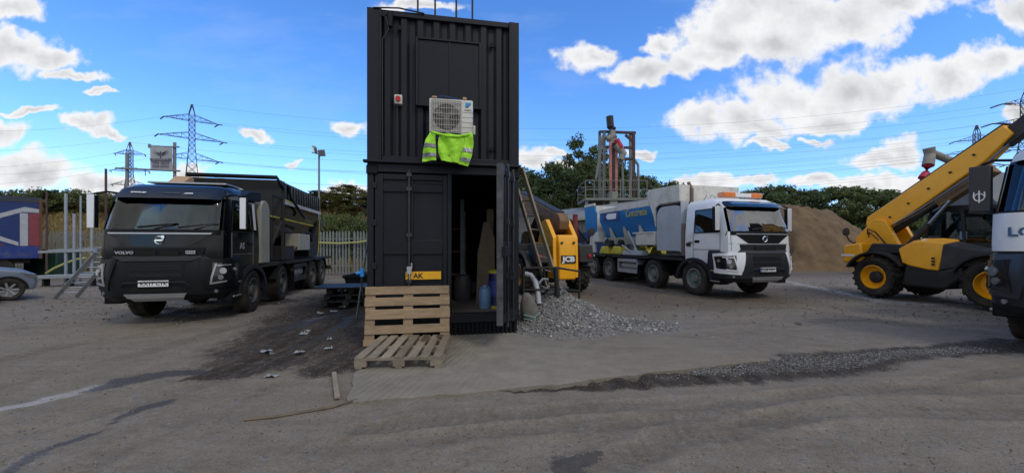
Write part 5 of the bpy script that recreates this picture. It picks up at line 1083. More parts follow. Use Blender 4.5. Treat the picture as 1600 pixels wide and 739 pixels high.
for s in (-1, 1):
    for x0 in (-3.0, -4.1, -5.2):
        b = MB(); q = s*.03
        b.hexa([(x0, s*1.02, 2.30), (x0-.12, s*1.02, 2.30), (x0-.50, s*.66, 1.62), (x0+.05, s*.66, 1.62), (x0, s*1.02+q, 2.32), (x0-.12, s*1.02+q, 2.32), (x0-.50, s*.66+q, 1.60), (x0+.05, s*.66+q, 1.60)]); b.build('hopper_gusset', 'cream_white', tw)
    b = MB(); b.skin(lambda x, v: (Vector((x, s*(.62+.55*v), 1.62+1.0*v)), Vector((0, s*.88, -.48))), [(-5.9, .02), (-2.1, .02), (-2.1, .26), (-5.9, .26)], .004, .012, 4, 1); b.build('lower_white_band', 'cream_white', tw)
    sd_ = 'xz'
    b = MB(); b.prism([(-4.25, 2.60), (-4.25, 2.97), (-5.75, 2.97), (-5.6, 2.62)], min(s*1.173, s*1.186), max(s*1.173, s*1.186)); b.build('logo_panel', 'navy_paint', hw)
    b = MB(); b.prism([(-4.55+.02, 2.67), (-4.5, 2.9), (-5.2, 2.92), (-5.35, 2.80), (-5.2, 2.67)], min(s*1.184, s*1.194), max(s*1.184, s*1.194)); b.build('logo', 'white_vinyl', hw)
    text('lettering', 'Concrete', 'text_yellow' if 'text_yellow' in MATS else mat('text_yellow', (.42, .36, .10), .6, var=.2), hw, (-3.1, s*1.180, 2.80), frame_rot((-s, 0, 0), (0, 0, 1)), .40, ext=.004, sx=.92, bold=.006)
    b = MB(); b.box(-3.05, -1.9, min(s*.8, s*1.22), max(s*.8, s*1.22), 1.55, 2.0); b.box(-3.25, -1.95, min(s*.78, s*1.24), max(s*.78, s*1.24), 1.98, 2.04); b.build('control_box', 'cream_white', tw, bevel=.015)
    for x in (-4.4, -5.2):
        b = MB(); b.cyl((x, s*.95, 1.62), (x, s*1.1, 1.62), .16, n=20); b.cyl((x, s*1.1, 1.62), (x, s*1.13, 1.62), .09, n=14); b.build('reel', 'dark_steel', tw)
    for x in (-4.6, -5.6):
        b = MB(); b.prism([(x-.42, 1.16), (x+.42, 1.16), (x+.3, 1.50), (x-.2, 1.50)], min(s*.8, s*1.18), max(s*.8, s*1.18)); b.build('pump_cover', mat('pump_yellow', (.55, .48, .03), .5, dirt=.4), tw, bevel=.04)
    b = MB(); b.box(-4.0, -2.7, min(s*.9, s*1.2), max(s*.9, s*1.2), 1.16, 1.34); b.bar((-2.9, s*1.2, 1.2), (-3.6, s*1.2, 2.1), .08, .03, up=(0, 1, 0)); b.tube([(-3.8, s*1.15, 1.4), (-4.0, s*1.22, 1.55), (-3.4, s*1.2, 1.3)], .03); b.build('pipework', 'tank_white', tw, bevel=.01)
    b = MB(); b.loft([[(-6.3+.0, s*1.12, 2.1), (-6.25, s*1.12, 3.05), (-6.25, s*1.18, 3.05), (-6.3, s*1.18, 2.1)], [(-6.6, s*1.12, 1.95), (-6.5, s*1.12, 3.35), (-6.5, s*1.18, 3.35), (-6.6, s*1.18, 1.95)], [(-7.3, s*1.12, 2.3), (-7.45, s*1.12, 3.42), (-7.45, s*1.18, 3.42), (-7.3, s*1.18, 2.3)]]); b.build('cement_bin_side', 'blue_paint', tw)
    b = MB(); b.box(-7.45, -6.45, min(s*1.11, s*1.19), max(s*1.11, s*1.19), 3.40, 3.52); b.build('bin_lid', 'cream_white', tw, bevel=.01); b = MB(); b.prism([(-6.5, 1.2), (-6.6, 2.0), (-7.0, 2.1), (-7.1, 1.2)], min(s*1.0, s*1.1), max(s*1.0, s*1.1)); b.build('bin_leg', 'cream_white', tw, bevel=.01); b = MB(); b.box(-6.55, -6.0, min(s*.9, s*1.2), max(s*.9, s*1.2), 1.7, 2.15); b.build('rear_cabinet', 'cream_white', tw, bevel=.01); b = MB(); b.box(-7.3, -6.9, min(s*.9, s*1.2), max(s*.9, s*1.2), 1.2, 1.6); b.build('rear_cabinet', 'cream_white', tw, bevel=.01)
b = MB(); b.loft([[(-6.4, -1.1, 1.9), (-6.4, -1.1, 3.4), (-6.4, 1.1, 3.4), (-6.4, 1.1, 1.9)], [(-7.3, -1.1, 2.3), (-7.4, -1.1, 3.4), (-7.4, 1.1, 3.4), (-7.3, 1.1, 2.3)]]); b.build('cement_bin', 'cream_white', tw)
b = MB(); b.cyl((-7.2, 0, 1.7), (-9.0, .3, 2.4), .2, n=16); b.build('chute_auger', 'cream_white', tw)
text('lettering', 'FMX', 'vinyl_dim', cabw, (-.15, -1.2, 1.62), frame_rot((1, 0, 0), (0, 0, 1)), .12, ext=.002)
b = MB(); b.box(-.32, -.14, -1.215, -1.185, 1.52, 1.62); b.build('side_badge', 'lamp_black', cabw)
# things seen through the windscreen
b = MB(); b.tube([(1.02, -.0, 2.62), (1.05, .30, 2.50), (1.06, .33, 2.36)], .01); b.lathe([(0, -.02), (.10, -.015), (.10, .015), (0, .02)], 'x', 20, (1.10, .30, 2.30)); b.build('inner_mirror', 'black_plastic', cabw)
# ------------------------------------------------------------------ telehandlers
mat('tele_black', (.018, .019, .021), .6, var=.2, dirt=.3, bump=.1)
mat('boom_dirty', (.24, .13, .045), .6, var=.3, dirt=.9, dcol=(.12, .09, .06)); mat('ram', (.35, .35, .34), .25, metal=.8)
def big_wheel(t, x, y, r=.61, w=.46, steer=0):
    s = 1 if y > 0 else -1; T = Matrix.Translation((x, y, r)) @ Matrix.Rotation(steer, 4, 'Z'); h = w/2; b = MB(); b.M = T
    b.lathe([(.33, -h*.75*s), (.40, -h*.95*s), (r-.10, -h*s), (r-.05, -h*.8*s), (r-.04, 0), (r-.05, h*.8*s), (r-.10, h*s), (.40, h*.95*s), (.33, h*.75*s)], 'y', 40)
    n = 20
    for k in range(n):
        for sg in (-1, 1):
            a0 = 2*PI*(k+.25*(sg+1))/n; P = []
            for (f, da) in ((0, 0), (.5, .10), (1, .17)):
                a = a0+da; d = Vector((math.cos(a), 0, math.sin(a))); P.append((d, sg*h*f*.98))
            for i in range(2):
                (d0, y0), (d1, y1) = P[i], P[i+1]; e0 = Vector((-d0.z, 0, d0.x))*.035; e1 = Vector((-d1.z, 0, d1.x))*.035; ro, ri = r, r-.07; k0 = ro-(.03 if i else 0); k1 = ro-.035 if i else ro
                Y0, Y1 = Vector((0, y0, 0)), Vector((0, y1, 0)); b.hexa([d0*ri-e0+Y0, d0*ri+e0+Y0, d1*ri+e1+Y1, d1*ri-e1+Y1, d0*k0-e0*.8+Y0, d0*k0+e0*.8+Y0, d1*k1+e1*.8+Y1, d1*k1-e1*.8+Y1])
    ty = b.build('wheel', 'rubber', t, smooth=30); f = h*s
    b = MB(); b.M = T; b.lathe([(.335, f*.72), (.35, f*.86), (.33, f*.9), (.30, f*.5), (.27, f*.25), (.17, f*.22), (.165, f*.25)], 'y', 36); b.lathe([(.335, f*.72), (.335, -f*.6), (0, -f*.6)], 'y', 20); rm = b.build('rim', 'yellow', ty)
    b = MB(); b.M = T; b.lathe([(.175, f*.15), (.17, f*.5), (.12, f*.62), (0, f*.65)], 'y', 24); b.build('hub', 'tele_black', rm)
def telehandler(label, loc, ang, dirty=False):
    t = thing('telehandler', label, 'telehandler', (loc[0], loc[1], 0), ang, 'yellow telehandlers')
    for x in (0, 2.42):
        for s in (-1, 1): big_wheel(t, x, s*.95, steer=R(5) if x else R(-6))
        b = MB(); b.cyl((x, -.8, .61), (x, .8, .61), .12, n=14); b.box(x-.2, x+.2, -.2, .2, .42, .8); b.build('axle', 'tele_black', t)
        for s in (-1, 1):
            b = MB(); pr = [(x-.78*math.cos(a), .60+.76*math.sin(a)) for a in [PI*(.12+.72*k/12) for k in range(13)]]; pi_ = [(x-.73*math.cos(a), .60+.71*math.sin(a)) for a in [PI*(.12+.72*k/12) for k in range(13)]][::-1]
            b.prism(pr+pi_, s*.72, s*1.19); b.build('mudguard', 'tele_black', t)
    b = MB(); b.prism([(-.6, .55), (3.0, .50), (3.1, 1.0), (2.6, 1.25), (-.6, 1.3)], -.45, .45); b.build('chassis', 'tele_black', t, bevel=.02)
    b = MB(); b.prism([(.62, .42), (1.55, .40), (1.9, .75), (1.85, 1.02), (1.45, .90), (.72, 1.02)], -1.10, -.45); b.build('fuel_tank', 'tele_black', t, bevel=.06)
    # engine cover on the right
    b = MB(); b.loft([[(.46, -.42, 1.50), (.50, -1.00, 1.44), (.62, -1.05, 1.05), (.62, -.42, 1.05)], [(.80, -.42, 1.74), (.84, -1.0, 1.66), (.84, -1.14, .98), (.84, -.42, .98)], [(1.2, -.42, 1.74), (1.2, -1.0, 1.65), (1.2, -1.14, .90), (1.2, -.42, .90)], [(1.50, -.42, 1.70), (1.50, -1.0, 1.61), (1.44, -1.13, .88), (1.44, -.42, .88)]]); ec = b.build('engine_cover', 'yellow', t, bevel=.035)
    b = MB()
    for z in (1.02, 1.10, 1.18): b.box(1.30, 1.36, -1.145, -1.125, z, z+.05)
    b.build('vent', 'tele_black', ec)
    b = MB(); b.loft([[(1.46, -.42, 1.66), (1.46, -1.02, 1.58), (1.42, -1.12, .88), (1.42, -.42, .88)], [(2.0, -.42, 1.50), (2.0, -.98, 1.44), (1.80, -1.08, 1.0), (1.80, -.42, 1.0)], [(2.9, -.42, 1.32), (2.9, -.9, 1.28), (2.9, -.95, 1.2), (2.9, -.42, 1.2)]]); b.build('front_cover', 'tele_black', t, bevel=.03)
    # rear body with the maker's letters, boom pivot towers
    b = MB()
    for s in (-1, 1): b.prism([(-1.0, .55), (-.95, 1.78), (-.72, 2.05), (-.45, 2.36), (-.15, 2.30), (.20, 1.55), (.62, 1.40), (.62, 1.08), (-.3, 1.0), (-.45, .55)], min(s*.29, s*.43), max(s*.29, s*.43))
    b.build('boom_tower', 'yellow', t, bevel=.02)
    b = MB(); b.prism([(-1.08, .50), (-1.10, 1.50), (-1.0, 1.86), (-.75, 1.86), (-.7, .5)], -.30, .30); cw = b.build('counterweight', 'yellow', t, bevel=.05)
    text('lettering', 'JCB', 'white_vinyl', cw, (-1.115, -.02, 1.12), frame_rot((0, -1, 0), (0, 0, 1)), .21, ext=.004, sx=1.25, bold=.012)
    b = MB(); b.box(-1.112, -1.10, -.27, .23, 1.00, 1.24); b.build('letter_plate', 'ink', cw)
    b = MB(); b.cyl((-1.1, -.2, 1.62), (-1.12, -.2, 1.62), .04, n=12); b.cyl((-1.1, .2, 1.62), (-1.12, .2, 1.62), .04, n=12); b.build('slot', 'tele_black', cw)
    for s in (-1, 1):
        b = MB(); b.prism([(-.95, 1.0), (-.9, 1.55), (-.45, 1.62), (-.35, 1.05)], min(s*.5, s*1.0), max(s*.5, s*1.0)); b.build('rear_wing', 'yellow' if s < 0 and not dirty else 'tele_black', t, bevel=.04)
        b = MB(); b.box(-.97, -.93, min(s*.80, s*.90), max(s*.80, s*.90), 1.16, 1.26); b.build('tail_lamp', 'red', t, bevel=.01)
    b = MB(); b.prism([(-.35, 1.32), (.5, 1.32), (.5, 1.56), (-.2, 1.60)], -.9, -.45); b.build('battery_box', 'tele_black', t, bevel=.02)
    b = MB(); b.tube([(-.72, -.62, 1.5), (-.86, -.85, 1.7), (-.86, -.95, 1.86)], .02); b.lathe([(0, -.03), (.13, -.02), (.13, .02), (0, .03)], 'x', 20, (-.86, -.97, 1.97)); b.build('mirror', 'tele_black', t)
    b = MB(); b.box(-.98, -.60, -1.012, -1.002, 1.20, 1.26); b.build('warning_label', 'white_vinyl', t)
    b = MB(); b.tube([(-.6, -.45, 1.9), (-.5, -.6, 2.05), (-.3, -.6, 1.95), (-.1, -.5, 1.6)], .02); b.tube([(-.55, -.48, 1.8), (-.42, -.66, 1.95), (-.2, -.62, 1.7)], .016); b.build('hydraulic_hose', 'ink', t)
    # boom: outer section, inner section, head, lift ram
    yb = (-.30, .12) if not dirty else (-.26, .08); PV = Vector((-.45, 0, 2.2)); MBM = Matrix.Translation(PV) @ Matrix.Rotation(R(17), 4, 'Y') @ Matrix.Translation(-PV) if dirty else Matrix(); MB.base = MBM; bo = MB(); bo.prism([(-.72, 2.44), (-.76, 2.2), (-.62, 1.98), (-.25, 1.95), (.0, 2.14), (1.88, 3.66), (2.36, 4.24), (2.20, 4.50)], *yb); bm = bo.build('boom', 'yellow' if not dirty else 'boom_dirty', t, bevel=.03)
    b = MB(); b.bar((-.55, -.09, 2.58), (2.20, -.09, 4.54), .30, .04); b.bar((-.30, -.09, 1.83), (1.85, -.09, 3.42), .22, .08); b.build('boom_guide', 'tele_black', bm)
    b = MB()
    for k in range(5): f = .12+.18*k; q = Vector((-.4, yb[0]-.012, 2.15)).lerp(Vector((2.1, yb[0]-.012, 4.2)), f); b = MB(); b.cyl(q, q+Vector((0, -.02, 0)), .03, n=10); b.build('boom_pin', 'dark_steel', bm)
    b = MB(); b.tube([(-.35, -.32, 1.96), (.6, -.335, 2.55), (1.8, -.33, 3.45), (2.3, -.3, 4.0)], .018, 6); b.tube([(-.35, -.30, 1.90), (.6, -.31, 2.48), (1.85, -.31, 3.40)], .014, 6); b.build('hydraulic_pipe', 'ram', bm)
    b = MB(); b.bar((.9, -.09, 2.72), (1.95, -.09, 3.50), .30, .30); b.build('boom_inner', 'boom_dirty', bm, bevel=.02)
    b = MB(); b.bar((2.1, -.09, 4.1), (3.25, -.09, 5.05), .28, .36); b.build('boom_extension', 'tele_black', bm, bevel=.02)
    b = MB(); b.prism([(3.15, 4.85), (3.45, 5.2), (3.75, 5.0), (3.80, 4.3), (3.6, 3.9), (3.45, 4.1), (3.45, 4.6)], -.32, .14); b.box(3.7, 3.78, -.65, .45, 3.9, 4.5); b.box(3.5, 3.9, -.6, .4, 3.86, 3.95); b.build('fork_carriage', 'tele_black', bm, bevel=.02); MB.base = Matrix()
    b = MB(); b.cyl((.35, -.42, 1.45), (.85, -.36, 2.15), .075, n=14); b.build('lift_ram', 'tele_black', t)
    b = MB(); b.cyl((.80, -.37, 2.08), (1.25, -.30, 2.75), .045, n=12); b.build('ram_rod', 'ram', t)
    # cab on the left
    y0, y1 = .18, 1.08; fr = [(.40, 1.2), (.45, 1.75), (.60, 2.50), (.85, 2.64), (1.85, 2.60), (2.05, 2.45), (2.25, 1.6), (2.25, 1.2)]
    b = MB(); b.prism([(.40, .75), (2.3, .75), (2.3, 1.62), (.45, 1.62)], y0, y1); b.build('cab_base', 'tele_black', t, bevel=.04)
    b = MB(); b.prism([(.62, 2.50), (.85, 2.66), (1.85, 2.62), (2.05, 2.48)], y0-.02, y1+.02); b.build('cab_roof', 'tele_black', t, bevel=.03)
    for y in (y0, y1):
        for a_, c_ in (((.45, 1.6), (.62, 2.52)), ((2.25, 1.6), (2.05, 2.5)), ((1.3, 1.6), (1.25, 2.6))): b = MB(); b.bar((a_[0], y, a_[1]), (c_[0], y, c_[1]), .07, .06, up=(0, 1, 0)); b.build('cab_pillar', 'tele_black', t)
        b = MB(); b.prism([(.48, 1.62), (.64, 2.5), (2.03, 2.48), (2.22, 1.62)], y-.004, y+.004); b.build('cab_window', 'glass_clear', t)
    b = MB(); b.hexa([(.44, y0+.03, 1.62), (.44, y1-.03, 1.62), (.60, y1-.03, 2.5), (.60, y0+.03, 2.5), (.45, y0+.03, 1.62), (.45, y1-.03, 1.62), (.61, y1-.03, 2.5), (.61, y0+.03, 2.5)]); b.build('rear_window', 'glass_clear', t)
    b = MB(); b.hexa([(2.24, y0+.03, 1.62), (2.24, y1-.03, 1.62), (2.04, y1-.03, 2.48), (2.04, y0+.03, 2.48), (2.25, y0+.03, 1.62), (2.25, y1-.03, 1.62), (2.05, y1-.03, 2.48), (2.05, y0+.03, 2.48)]); b.build('front_window', 'glass_clear', t)
    b = MB(); b.box(.75, 1.2, y0+.2, y1-.2, 1.5, 1.75); b.box(.68, .82, y0+.22, y1-.22, 1.7, 2.3); b.build('seat', 'seat', t, bevel=.04)
    b = MB(); b.box(1.85, 2.1, y0+.1, y1-.1, 1.5, 1.85); b.cyl((1.75, .63, 1.8), (1.62, .63, 2.02), .02); b.cyl((1.60, .63, 2.0), (1.585, .63, 2.03), .19, n=20); b.build('dashboard', 'seat', t)
    b = MB(); b.box(1.2, 1.34, y0-.012, y0-.004, 1.70, 1.92); b.build('window_sticker', 'pale_blue', t)
    return t
telehandler('yellow telehandler with its thick boom raised, facing away at the right', (11.78, 11.62), R(-75.5))
telehandler('yellow telehandler with dirty raised boom partly hidden behind the container', (1.3, 12.6), math.atan2(.94, -.35), dirty=True)
# ------------------------------------------------------------------ lorry cut by the right edge
tr, cabr = truck('tipper_lorry', 'lorry with white front panel and black bumper cut off by the right edge', 'lorry', (9.0, 5.36), math.atan2(-.415, -.91),
    dict(paint='cab_slate' if 'cab_slate' in MATS else mat('cab_slate', (.03, .034, .042), .35, dirt=.15), mirror='mirror_dark' if 'mirror_dark' in MATS else mat('mirror_dark', (.035, .038, .045), .5, dirt=.2), mir=1, led=0, mw=.11, plate='FJ66 XBK', visor='high', visor_mat='tank_white', rim='rim_dark', guard='silver'))
tr.scale = (1, 1, 1.06)
b = MB(); b.skin(CAB, [(-1.42, 1.38), (1.42, 1.38), (1.42, 1.91), (-1.42, 1.91)], .018, .045, 30, 4); b.build('front_panel', 'white_paint', cabr, smooth=60)
p, nn = CAB(-.94, 1.64); text('lettering', 'LO', 'letter_blue' if 'letter_blue' in MATS else mat('letter_blue', (.03, .10, .22), .5), cabr, p+Vector((.055, .08, 0)), frame_rot((-.14, 1, 0), (0, 0, 1)), .17, ext=.004, sx=1.15, bold=.006)
b = MB(); c = Vector((1.088, -1.34, 2.18)); b.lathe([(.048, -.001), (.062, .003), (.062, -.001)], 'x', 20, tuple(c)); b.bar(c+Vector((0, 0, -.085)), c+Vector((0, 0, .10)), .016, .006, up=(1, 0, 0)); b.bar(c+Vector((0, -.06, 0)), c+Vector((0, -.055, .08)), .014, .006, up=(1, 0, 0)); b.bar(c+Vector((0, .06, 0)), c+Vector((0, .055, .08)), .014, .006, up=(1, 0, 0)); b.build('emblem', 'white_vinyl', tr)
b = MB(); b.loft(hopper_rings([-1.4, -7.6], 3.2, 2.4, 1.2, 1.2, .9)); b.build('tipper_body', 'tank_grey', tr)
# grey sheeted hopper and its raised delivery spout, beyond the telehandler
hx_, hy_ = (1530-800)/600*17.5, 17.5
t = thing('mixer_hopper', 'grey sheeted concrete hopper with a raised spout and red sleeve behind the telehandler', 'hopper', (hx_, hy_, 0), R(12))
b = MB(); b.loft([[(x, -1.2, 3.0), (x, -1.2, 3.9+dz), (x, -.5, 4.75+dz), (x, .5, 4.75+dz), (x, 1.2, 3.9+dz), (x, 1.2, 3.0)] for x, dz in ((-1.2, -.6), (-.2, 0), (1.5, .08), (3.6, 0), (5.0, -.05))]); b.build('cover', mat('sheet_grey', (.10, .115, .135), .55, var=.2, scale=2, bump=.8, bscale=4), t)
b = MB(); b.loft([[(x, -1.2, 2.98), (x, -.5, 1.5), (x, .5, 1.5), (x, 1.2, 2.98)] for x in (-1.2, 5)]); b.build('hopper', 'dark_steel', t)
b = MB(); b.box(-1.5, 5, -1.0, 1.0, .8, 1.1)
for x in (-1, 1.6, 4.4):
    for y in (-.9, .9): b.box(x-.08, x+.08, y-.08, y+.08, 0, 3.0)
b.build('frame', 'dark_steel', t)
mat('spout_grey', (.24, .24, .215), .6, var=.2, dirt=.5); b = MB(); O = Vector((hx_, hy_, 0)); IR = Matrix.Rotation(-R(12), 3, 'Z')
a_, c_ = IR @ (at(1496, 256, 16.6)-O), IR @ (at(1453, 238, 16.4)-O); b.cyl(a_, c_, .15, n=16); b.cyl(a_, a_+(c_-a_)*.12, .21, n=16); b.cyl(c_+Vector((-.06, 0, .18)), c_+Vector((.02, 0, -.18)), .20, .17, n=16); b.build('spout', 'spout_grey', t)
d_, e_ = IR @ (at(1450, 259, 16.3)-O), IR @ (at(1445, 279, 16.3)-O); b = MB(); b.cyl(c_+Vector((0, 0, -.1)), d_, .18, .2, n=14); b.build('spout_mouth', 'spout_grey', t)
b = MB(); b.tube([d_, d_.lerp(e_, .6), e_+Vector((-.12, 0, 0))], [.2, .15, .16], 12); b.build('sleeve', mat('sleeve_red', (.42, .02, .05), .6, var=.3), t)
b = MB(); c = IR @ (at(1541, 296, 16.2)-O); b.lathe([(.20, -.01), (.24, 0), (.20, .01), (.19, 0), (.20, -.01)], 'y', 20, tuple(c)); b.bar(c+Vector((0, 0, -.26)), c+Vector((0, 0, .30)), .07, .02); b.bar(c+Vector((-.22, 0, .0)), c+Vector((-.2, 0, .28)), .06, .02); b.bar(c+Vector((.22, 0, .0)), c+Vector((.2, 0, .28)), .06, .02); b.bar(c+Vector((-.12, 0, -.2)), c+Vector((.12, 0, -.2)), .05, .02); b.build('emblem', 'white_vinyl', t)
# ------------------------------------------------------------------ batching tower, shed, posts
mat('paint_grey', (.17, .18, .175), .7, var=.2, dirt=.4); mat('auger_red', (.42, .17, .14), .6, var=.2, dirt=.4); mat('brown_steel', (.075, .045, .038), .8, var=.3)
Yt = 24.0; t = thing('batching_tower', 'steel tower with a tall pinkish auger tube and handrails beyond the white lorry', 'tower', (0, 0, 0), 0); Q = lambda px, py, dy=0: at(px, py, Yt+dy)
for px, dy in ((944, 0), (990, 0), (937, 1.6), (985, 1.6)):
    b = MB(); p = Q(px, 206, dy); b.bar((p.x, p.y, 0), (p.x+(0 if dy else 0), p.y, p.z), .16, .16); b.build('tower_leg', 'brown_steel' if dy == 0 and px > 980 else 'paint_grey', t)
b = MB()
for a_, c_ in (((942, 206, 0), (992, 208, 0)), ((937, 206, 1.6), (985, 208, 1.6)), ((975, 231, 0), (990, 231, 0)), ((968, 248, 0), (990, 249, 0)), ((977, 211, 0), (990, 222, 0)), ((944, 218, 0), (952, 210, 0)), ((942, 206, 0), (937, 206, 1.6)), ((992, 208, 0), (985, 208, 1.6)), ((944, 230, 0), (958, 230, 0))): b = MB(); b.bar(Q(*a_), Q(*c_), .14, .14); b.build('cross_beam', 'brown_steel', t)
b = MB()
for a_, c_ in (((942, 212, 0), (931, 280, 0)), ((990, 225, 0), (984, 300, 0)), ((990, 248, 0), (997, 258, 0)), ((997, 258, 0), (998, 315, 0)), ((972, 245, 0), (974, 312, 0)), ((968, 250, 0), (960, 300, .8))): b.bar(Q(*a_), Q(*c_), .12, .12)
b.build('brace', 'paint_grey', t)
b = MB(); b.bar(Q(958, 306, -.2), Q(958, 224, -.2), .26, .22); b.build('auger_casing', 'auger_red', t, bevel=.03)
for dx in (-4.2, 4.8):
    b = MB(); b.bar(Q(958+dx, 304, -.34), Q(958+dx, 222, -.34), .15, .15); b.build('auger_side', 'auger_red', t)
b = MB(); b.bar(Q(958.5, 304, -.36), Q(958.5, 224, -.36), .09, .1); b.build('belt', 'ink', t)
b = MB(); b.bar(Q(957, 330, -.2), Q(957, 300, -.2), .62, .5); b.build('auger_foot', 'spout_grey', t, bevel=.03); b = MB(); b.bar(Q(957, 226, -.2), Q(957, 204, -.2), .3, .3); b.cyl(Q(948, 218, -.2), Q(962, 212, -.2), .2); b.build('auger_head', 'spout_grey', t, bevel=.03)
b = MB(); b.cyl(Q(954, 200, -.2), Q(952.5, 182, -.2), .22, n=16); b.cyl(Q(955, 206, -.2), Q(955, 196, -.2), .12, n=12); b.cyl(Q(950, 200, -.2), Q(962, 201, -.2), .10); b.build('motor', 'ink', t, bevel=.03)
b = MB(); b.cyl(Q(962, 226, -.5), Q(976, 243, -.5), .24, .2, n=16); b.cyl(Q(974, 238, -.5), Q(970, 250, -.5), .2, n=12); b.build('elbow', 'spout_grey', t)
b = MB(); b.cyl(Q(963, 218, -.6), Q(971, 232, -.6), .17, n=14); b.build('elbow_band', 'auger_red' if False else 'sleeve_red', t)
b = MB(); p = Q(912, 311); p2 = Q(1006, 311); b.box(p.x, p2.x, Yt-.6, Yt+2.2, p.z-.15, p.z); b.build('platform', 'paint_grey', t)
b = MB()
for dy in (-.55, 2.1):
    for z_ in (.5, 1.05): b.cyl((p.x, Yt+dy, p.z+z_), (p2.x, Yt+dy, p.z+z_), .03, n=6)
    for k in range(8): x = p.x+(p2.x-p.x)*k/7; b.cyl((x, Yt+dy, p.z), (x, Yt+dy, p.z+1.05), .03, n=6)
for z_ in (.5, 1.05): b.cyl((p.x, Yt-.55, p.z+z_), (p.x, Yt+2.1, p.z+z_), .03, n=6)
b.build('handrail', 'paint_grey', t)
for x in (p.x+.1, p2.x-.1):
    b = MB(); b.box(x-.08, x+.08, Yt-.5, Yt-.34, 0, p.z-.15); b.build('platform_leg', 'paint_grey', t)
t = thing('grey_shed', 'long low grey metal shed with sloping roof behind the telehandler by the container', 'shed', (2.5, 25.6, 0), math.atan2(-6.6, 4.2)+0.0)
L_ = 8.6; b = MB(); corrug(b, 0, L_, 0, 3.15, -.03, .05, 26); b.box(0, L_, .03, 2.8, 0, 3.15); b.build('wall', 'paint_grey', t)
b = MB(); b.prism([(-.25, 3.12), (.9, 3.92), (2.1, 3.92), (3.0, 3.12)], -.2, L_+.2, 'yz'); b.build('roof', mat('roof_grey', (.20, .215, .22), .6, var=.15, dirt=.3), t)
b = MB(); b.box(-.2, L_+.2, -.30, -.24, 3.02, 3.16); b.build('gutter', mat('pale_trim', (.4, .38, .28), .6), t)
b = MB(); b.box(3, 6, -.06, -.035, 1.0, 2.3); b.build('panel', 'navy_paint', t)
for px, Y in ((872, 17), (899, 16.5)):
    t = thing('red_post', ['dull red steel post behind the yellow telehandler by the container', 'dull red steel post nearer the blue and white lorry'][px > 880], 'post', (0, 0, 0), 0, 'red steel posts')
    p = at(px, 335, Y); b = MB(); b.cyl((p.x, p.y, 0), p, .11, n=12); b.build('post', mat('post_red', (.20, .02, .02), .6, dirt=.4), t)
t = thing('loading_ramp', 'black steel loading ramp frame behind the blue and white lorry', 'ramp', (0, 0, 0), 0); b = MB(); a_ = at(893, 345, 20); c_ = at(918, 380, 20)
b.bar(a_, c_, .16, .12); b.bar(a_+Vector((0, 1, 0)), c_+Vector((0, 1, 0)), .16, .12); b.bar(a_, (a_.x, a_.y, 0), .12, .12); b.bar(a_, (a_.x+1.0, a_.y, 0), .10, .10); b.bar((a_.x+.9, a_.y, 0), (a_.x+.9, a_.y, 2.0), .1); b.bar((a_.x-1.8, a_.y, 2.35), a_, .3, .16); b.build('frame', 'dark_steel', t)
# ------------------------------------------------------------------ fence
def fence(name, label, x0, x1, y, h=2.3, pitch=.165):
    t = thing(name, label, 'fence', (x0, y, 0), 0, 'lengths of grey steel palisade fence'); n = int((x1-x0)/2.75); zb = lambda x: 0
    for i in range(n):
        b = MB()
        for k in range(int(2.75/pitch)):
            x = i*2.75+k*pitch+rnd.uniform(-.006, .006); hh = h+rnd.uniform(-.015, .015); tl = rnd.uniform(-.01, .01)
            b.prism([(x, .05), (x+.088, .05), (x+.088+tl, hh-.10), (x+.044+tl, hh), (x+tl, hh-.10)], -.012, .0)
        b.build('pale_panel', 'galv_dull', t, smooth=0)
        for z in (.45, h-.45):
            b = MB(); b.box(i*2.75-.01, i*2.75+2.745, .002, .05, z, z+.05); b.build('rail', 'galv_dull', t)
        b = MB(); b.box(i*2.75-.05, i*2.75+.05, .052, .15, 0, h-.1); b.build('post', 'galv_dull', t)
fence('palisade_fence', 'grey steel palisade fence running behind the poles and the black lorry', -33, -11, 20.0)
fence('palisade_fence', 'grey steel palisade fence between the black lorry and the container', -11, 2.8, 20.0)
for nm, pts, lab in (('hose_left', [at(72, 427, 16.5), at(85, 419, 16.5), at(103, 411, 16.6), at(120, 405, 16.7), at(135, 403, 16.8)], 'yellow hose looped in front of the fence left of the black lorry'), ('hose_right', [at(498, 379, 19.85), at(530, 380.5, 19.85), at(560, 378.5, 19.85), at(592, 374, 19.85)], 'yellow tape strung along the fence left of the container')):
    b = MB(); b.tube(pts, .045, 6); b.build('yellow_hose', mat('hose_yellow', (.42, .42, .14), .6), label=lab, cat='hose')
# ------------------------------------------------------------------ far left: trailer, car, white van, frame, ladder
t = thing('curtain_trailer', 'blue curtain-sided trailer painted with a Union Jack at the left edge', 'trailer', (-21.1, 17.2, 0), math.atan2(-.79, -.61))
LT = 9.0; b = MB(); b.box(0, LT, -2.45, -.02, .95, 3.6); b.build('body', 'navy_paint', t)
b = MB(); b.box(-.02, LT, -.0, .025, 1.5, 3.42); cu = b.build('curtain', mat('curtain_blue', (.006, .025, .13), .45, var=.15, bump=.3, bscale=5), t)
b = MB(); b.box(-.03, LT, -2.47, .04, 3.42, 3.66); b.build('roof_rail', mat('rail_dark', (.02, .03, .05), .5, dirt=.3), t)
b = MB(); b.box(-.03, LT, -.01, .035, .98, 1.5); b.build('lower_band', mat('band_blue', (.01, .035, .20), .45, var=.2, dirt=.4), t)
b = MB(); b.box(-.04, .05, -2.46, .05, .95, 3.6); b.build('rear_frame', 'rust', t)
def flagq(name, m, pts): b = MB(); b.prism(pts, .026 if m != 'flag_red' else .030, .029 if m != 'flag_red' else .033); b.build(name, m, cu)
mat('flag_white', (.36, .38, .42), .5, dirt=.25); mat('flag_red', (.20, .035, .05), .5, dirt=.25)
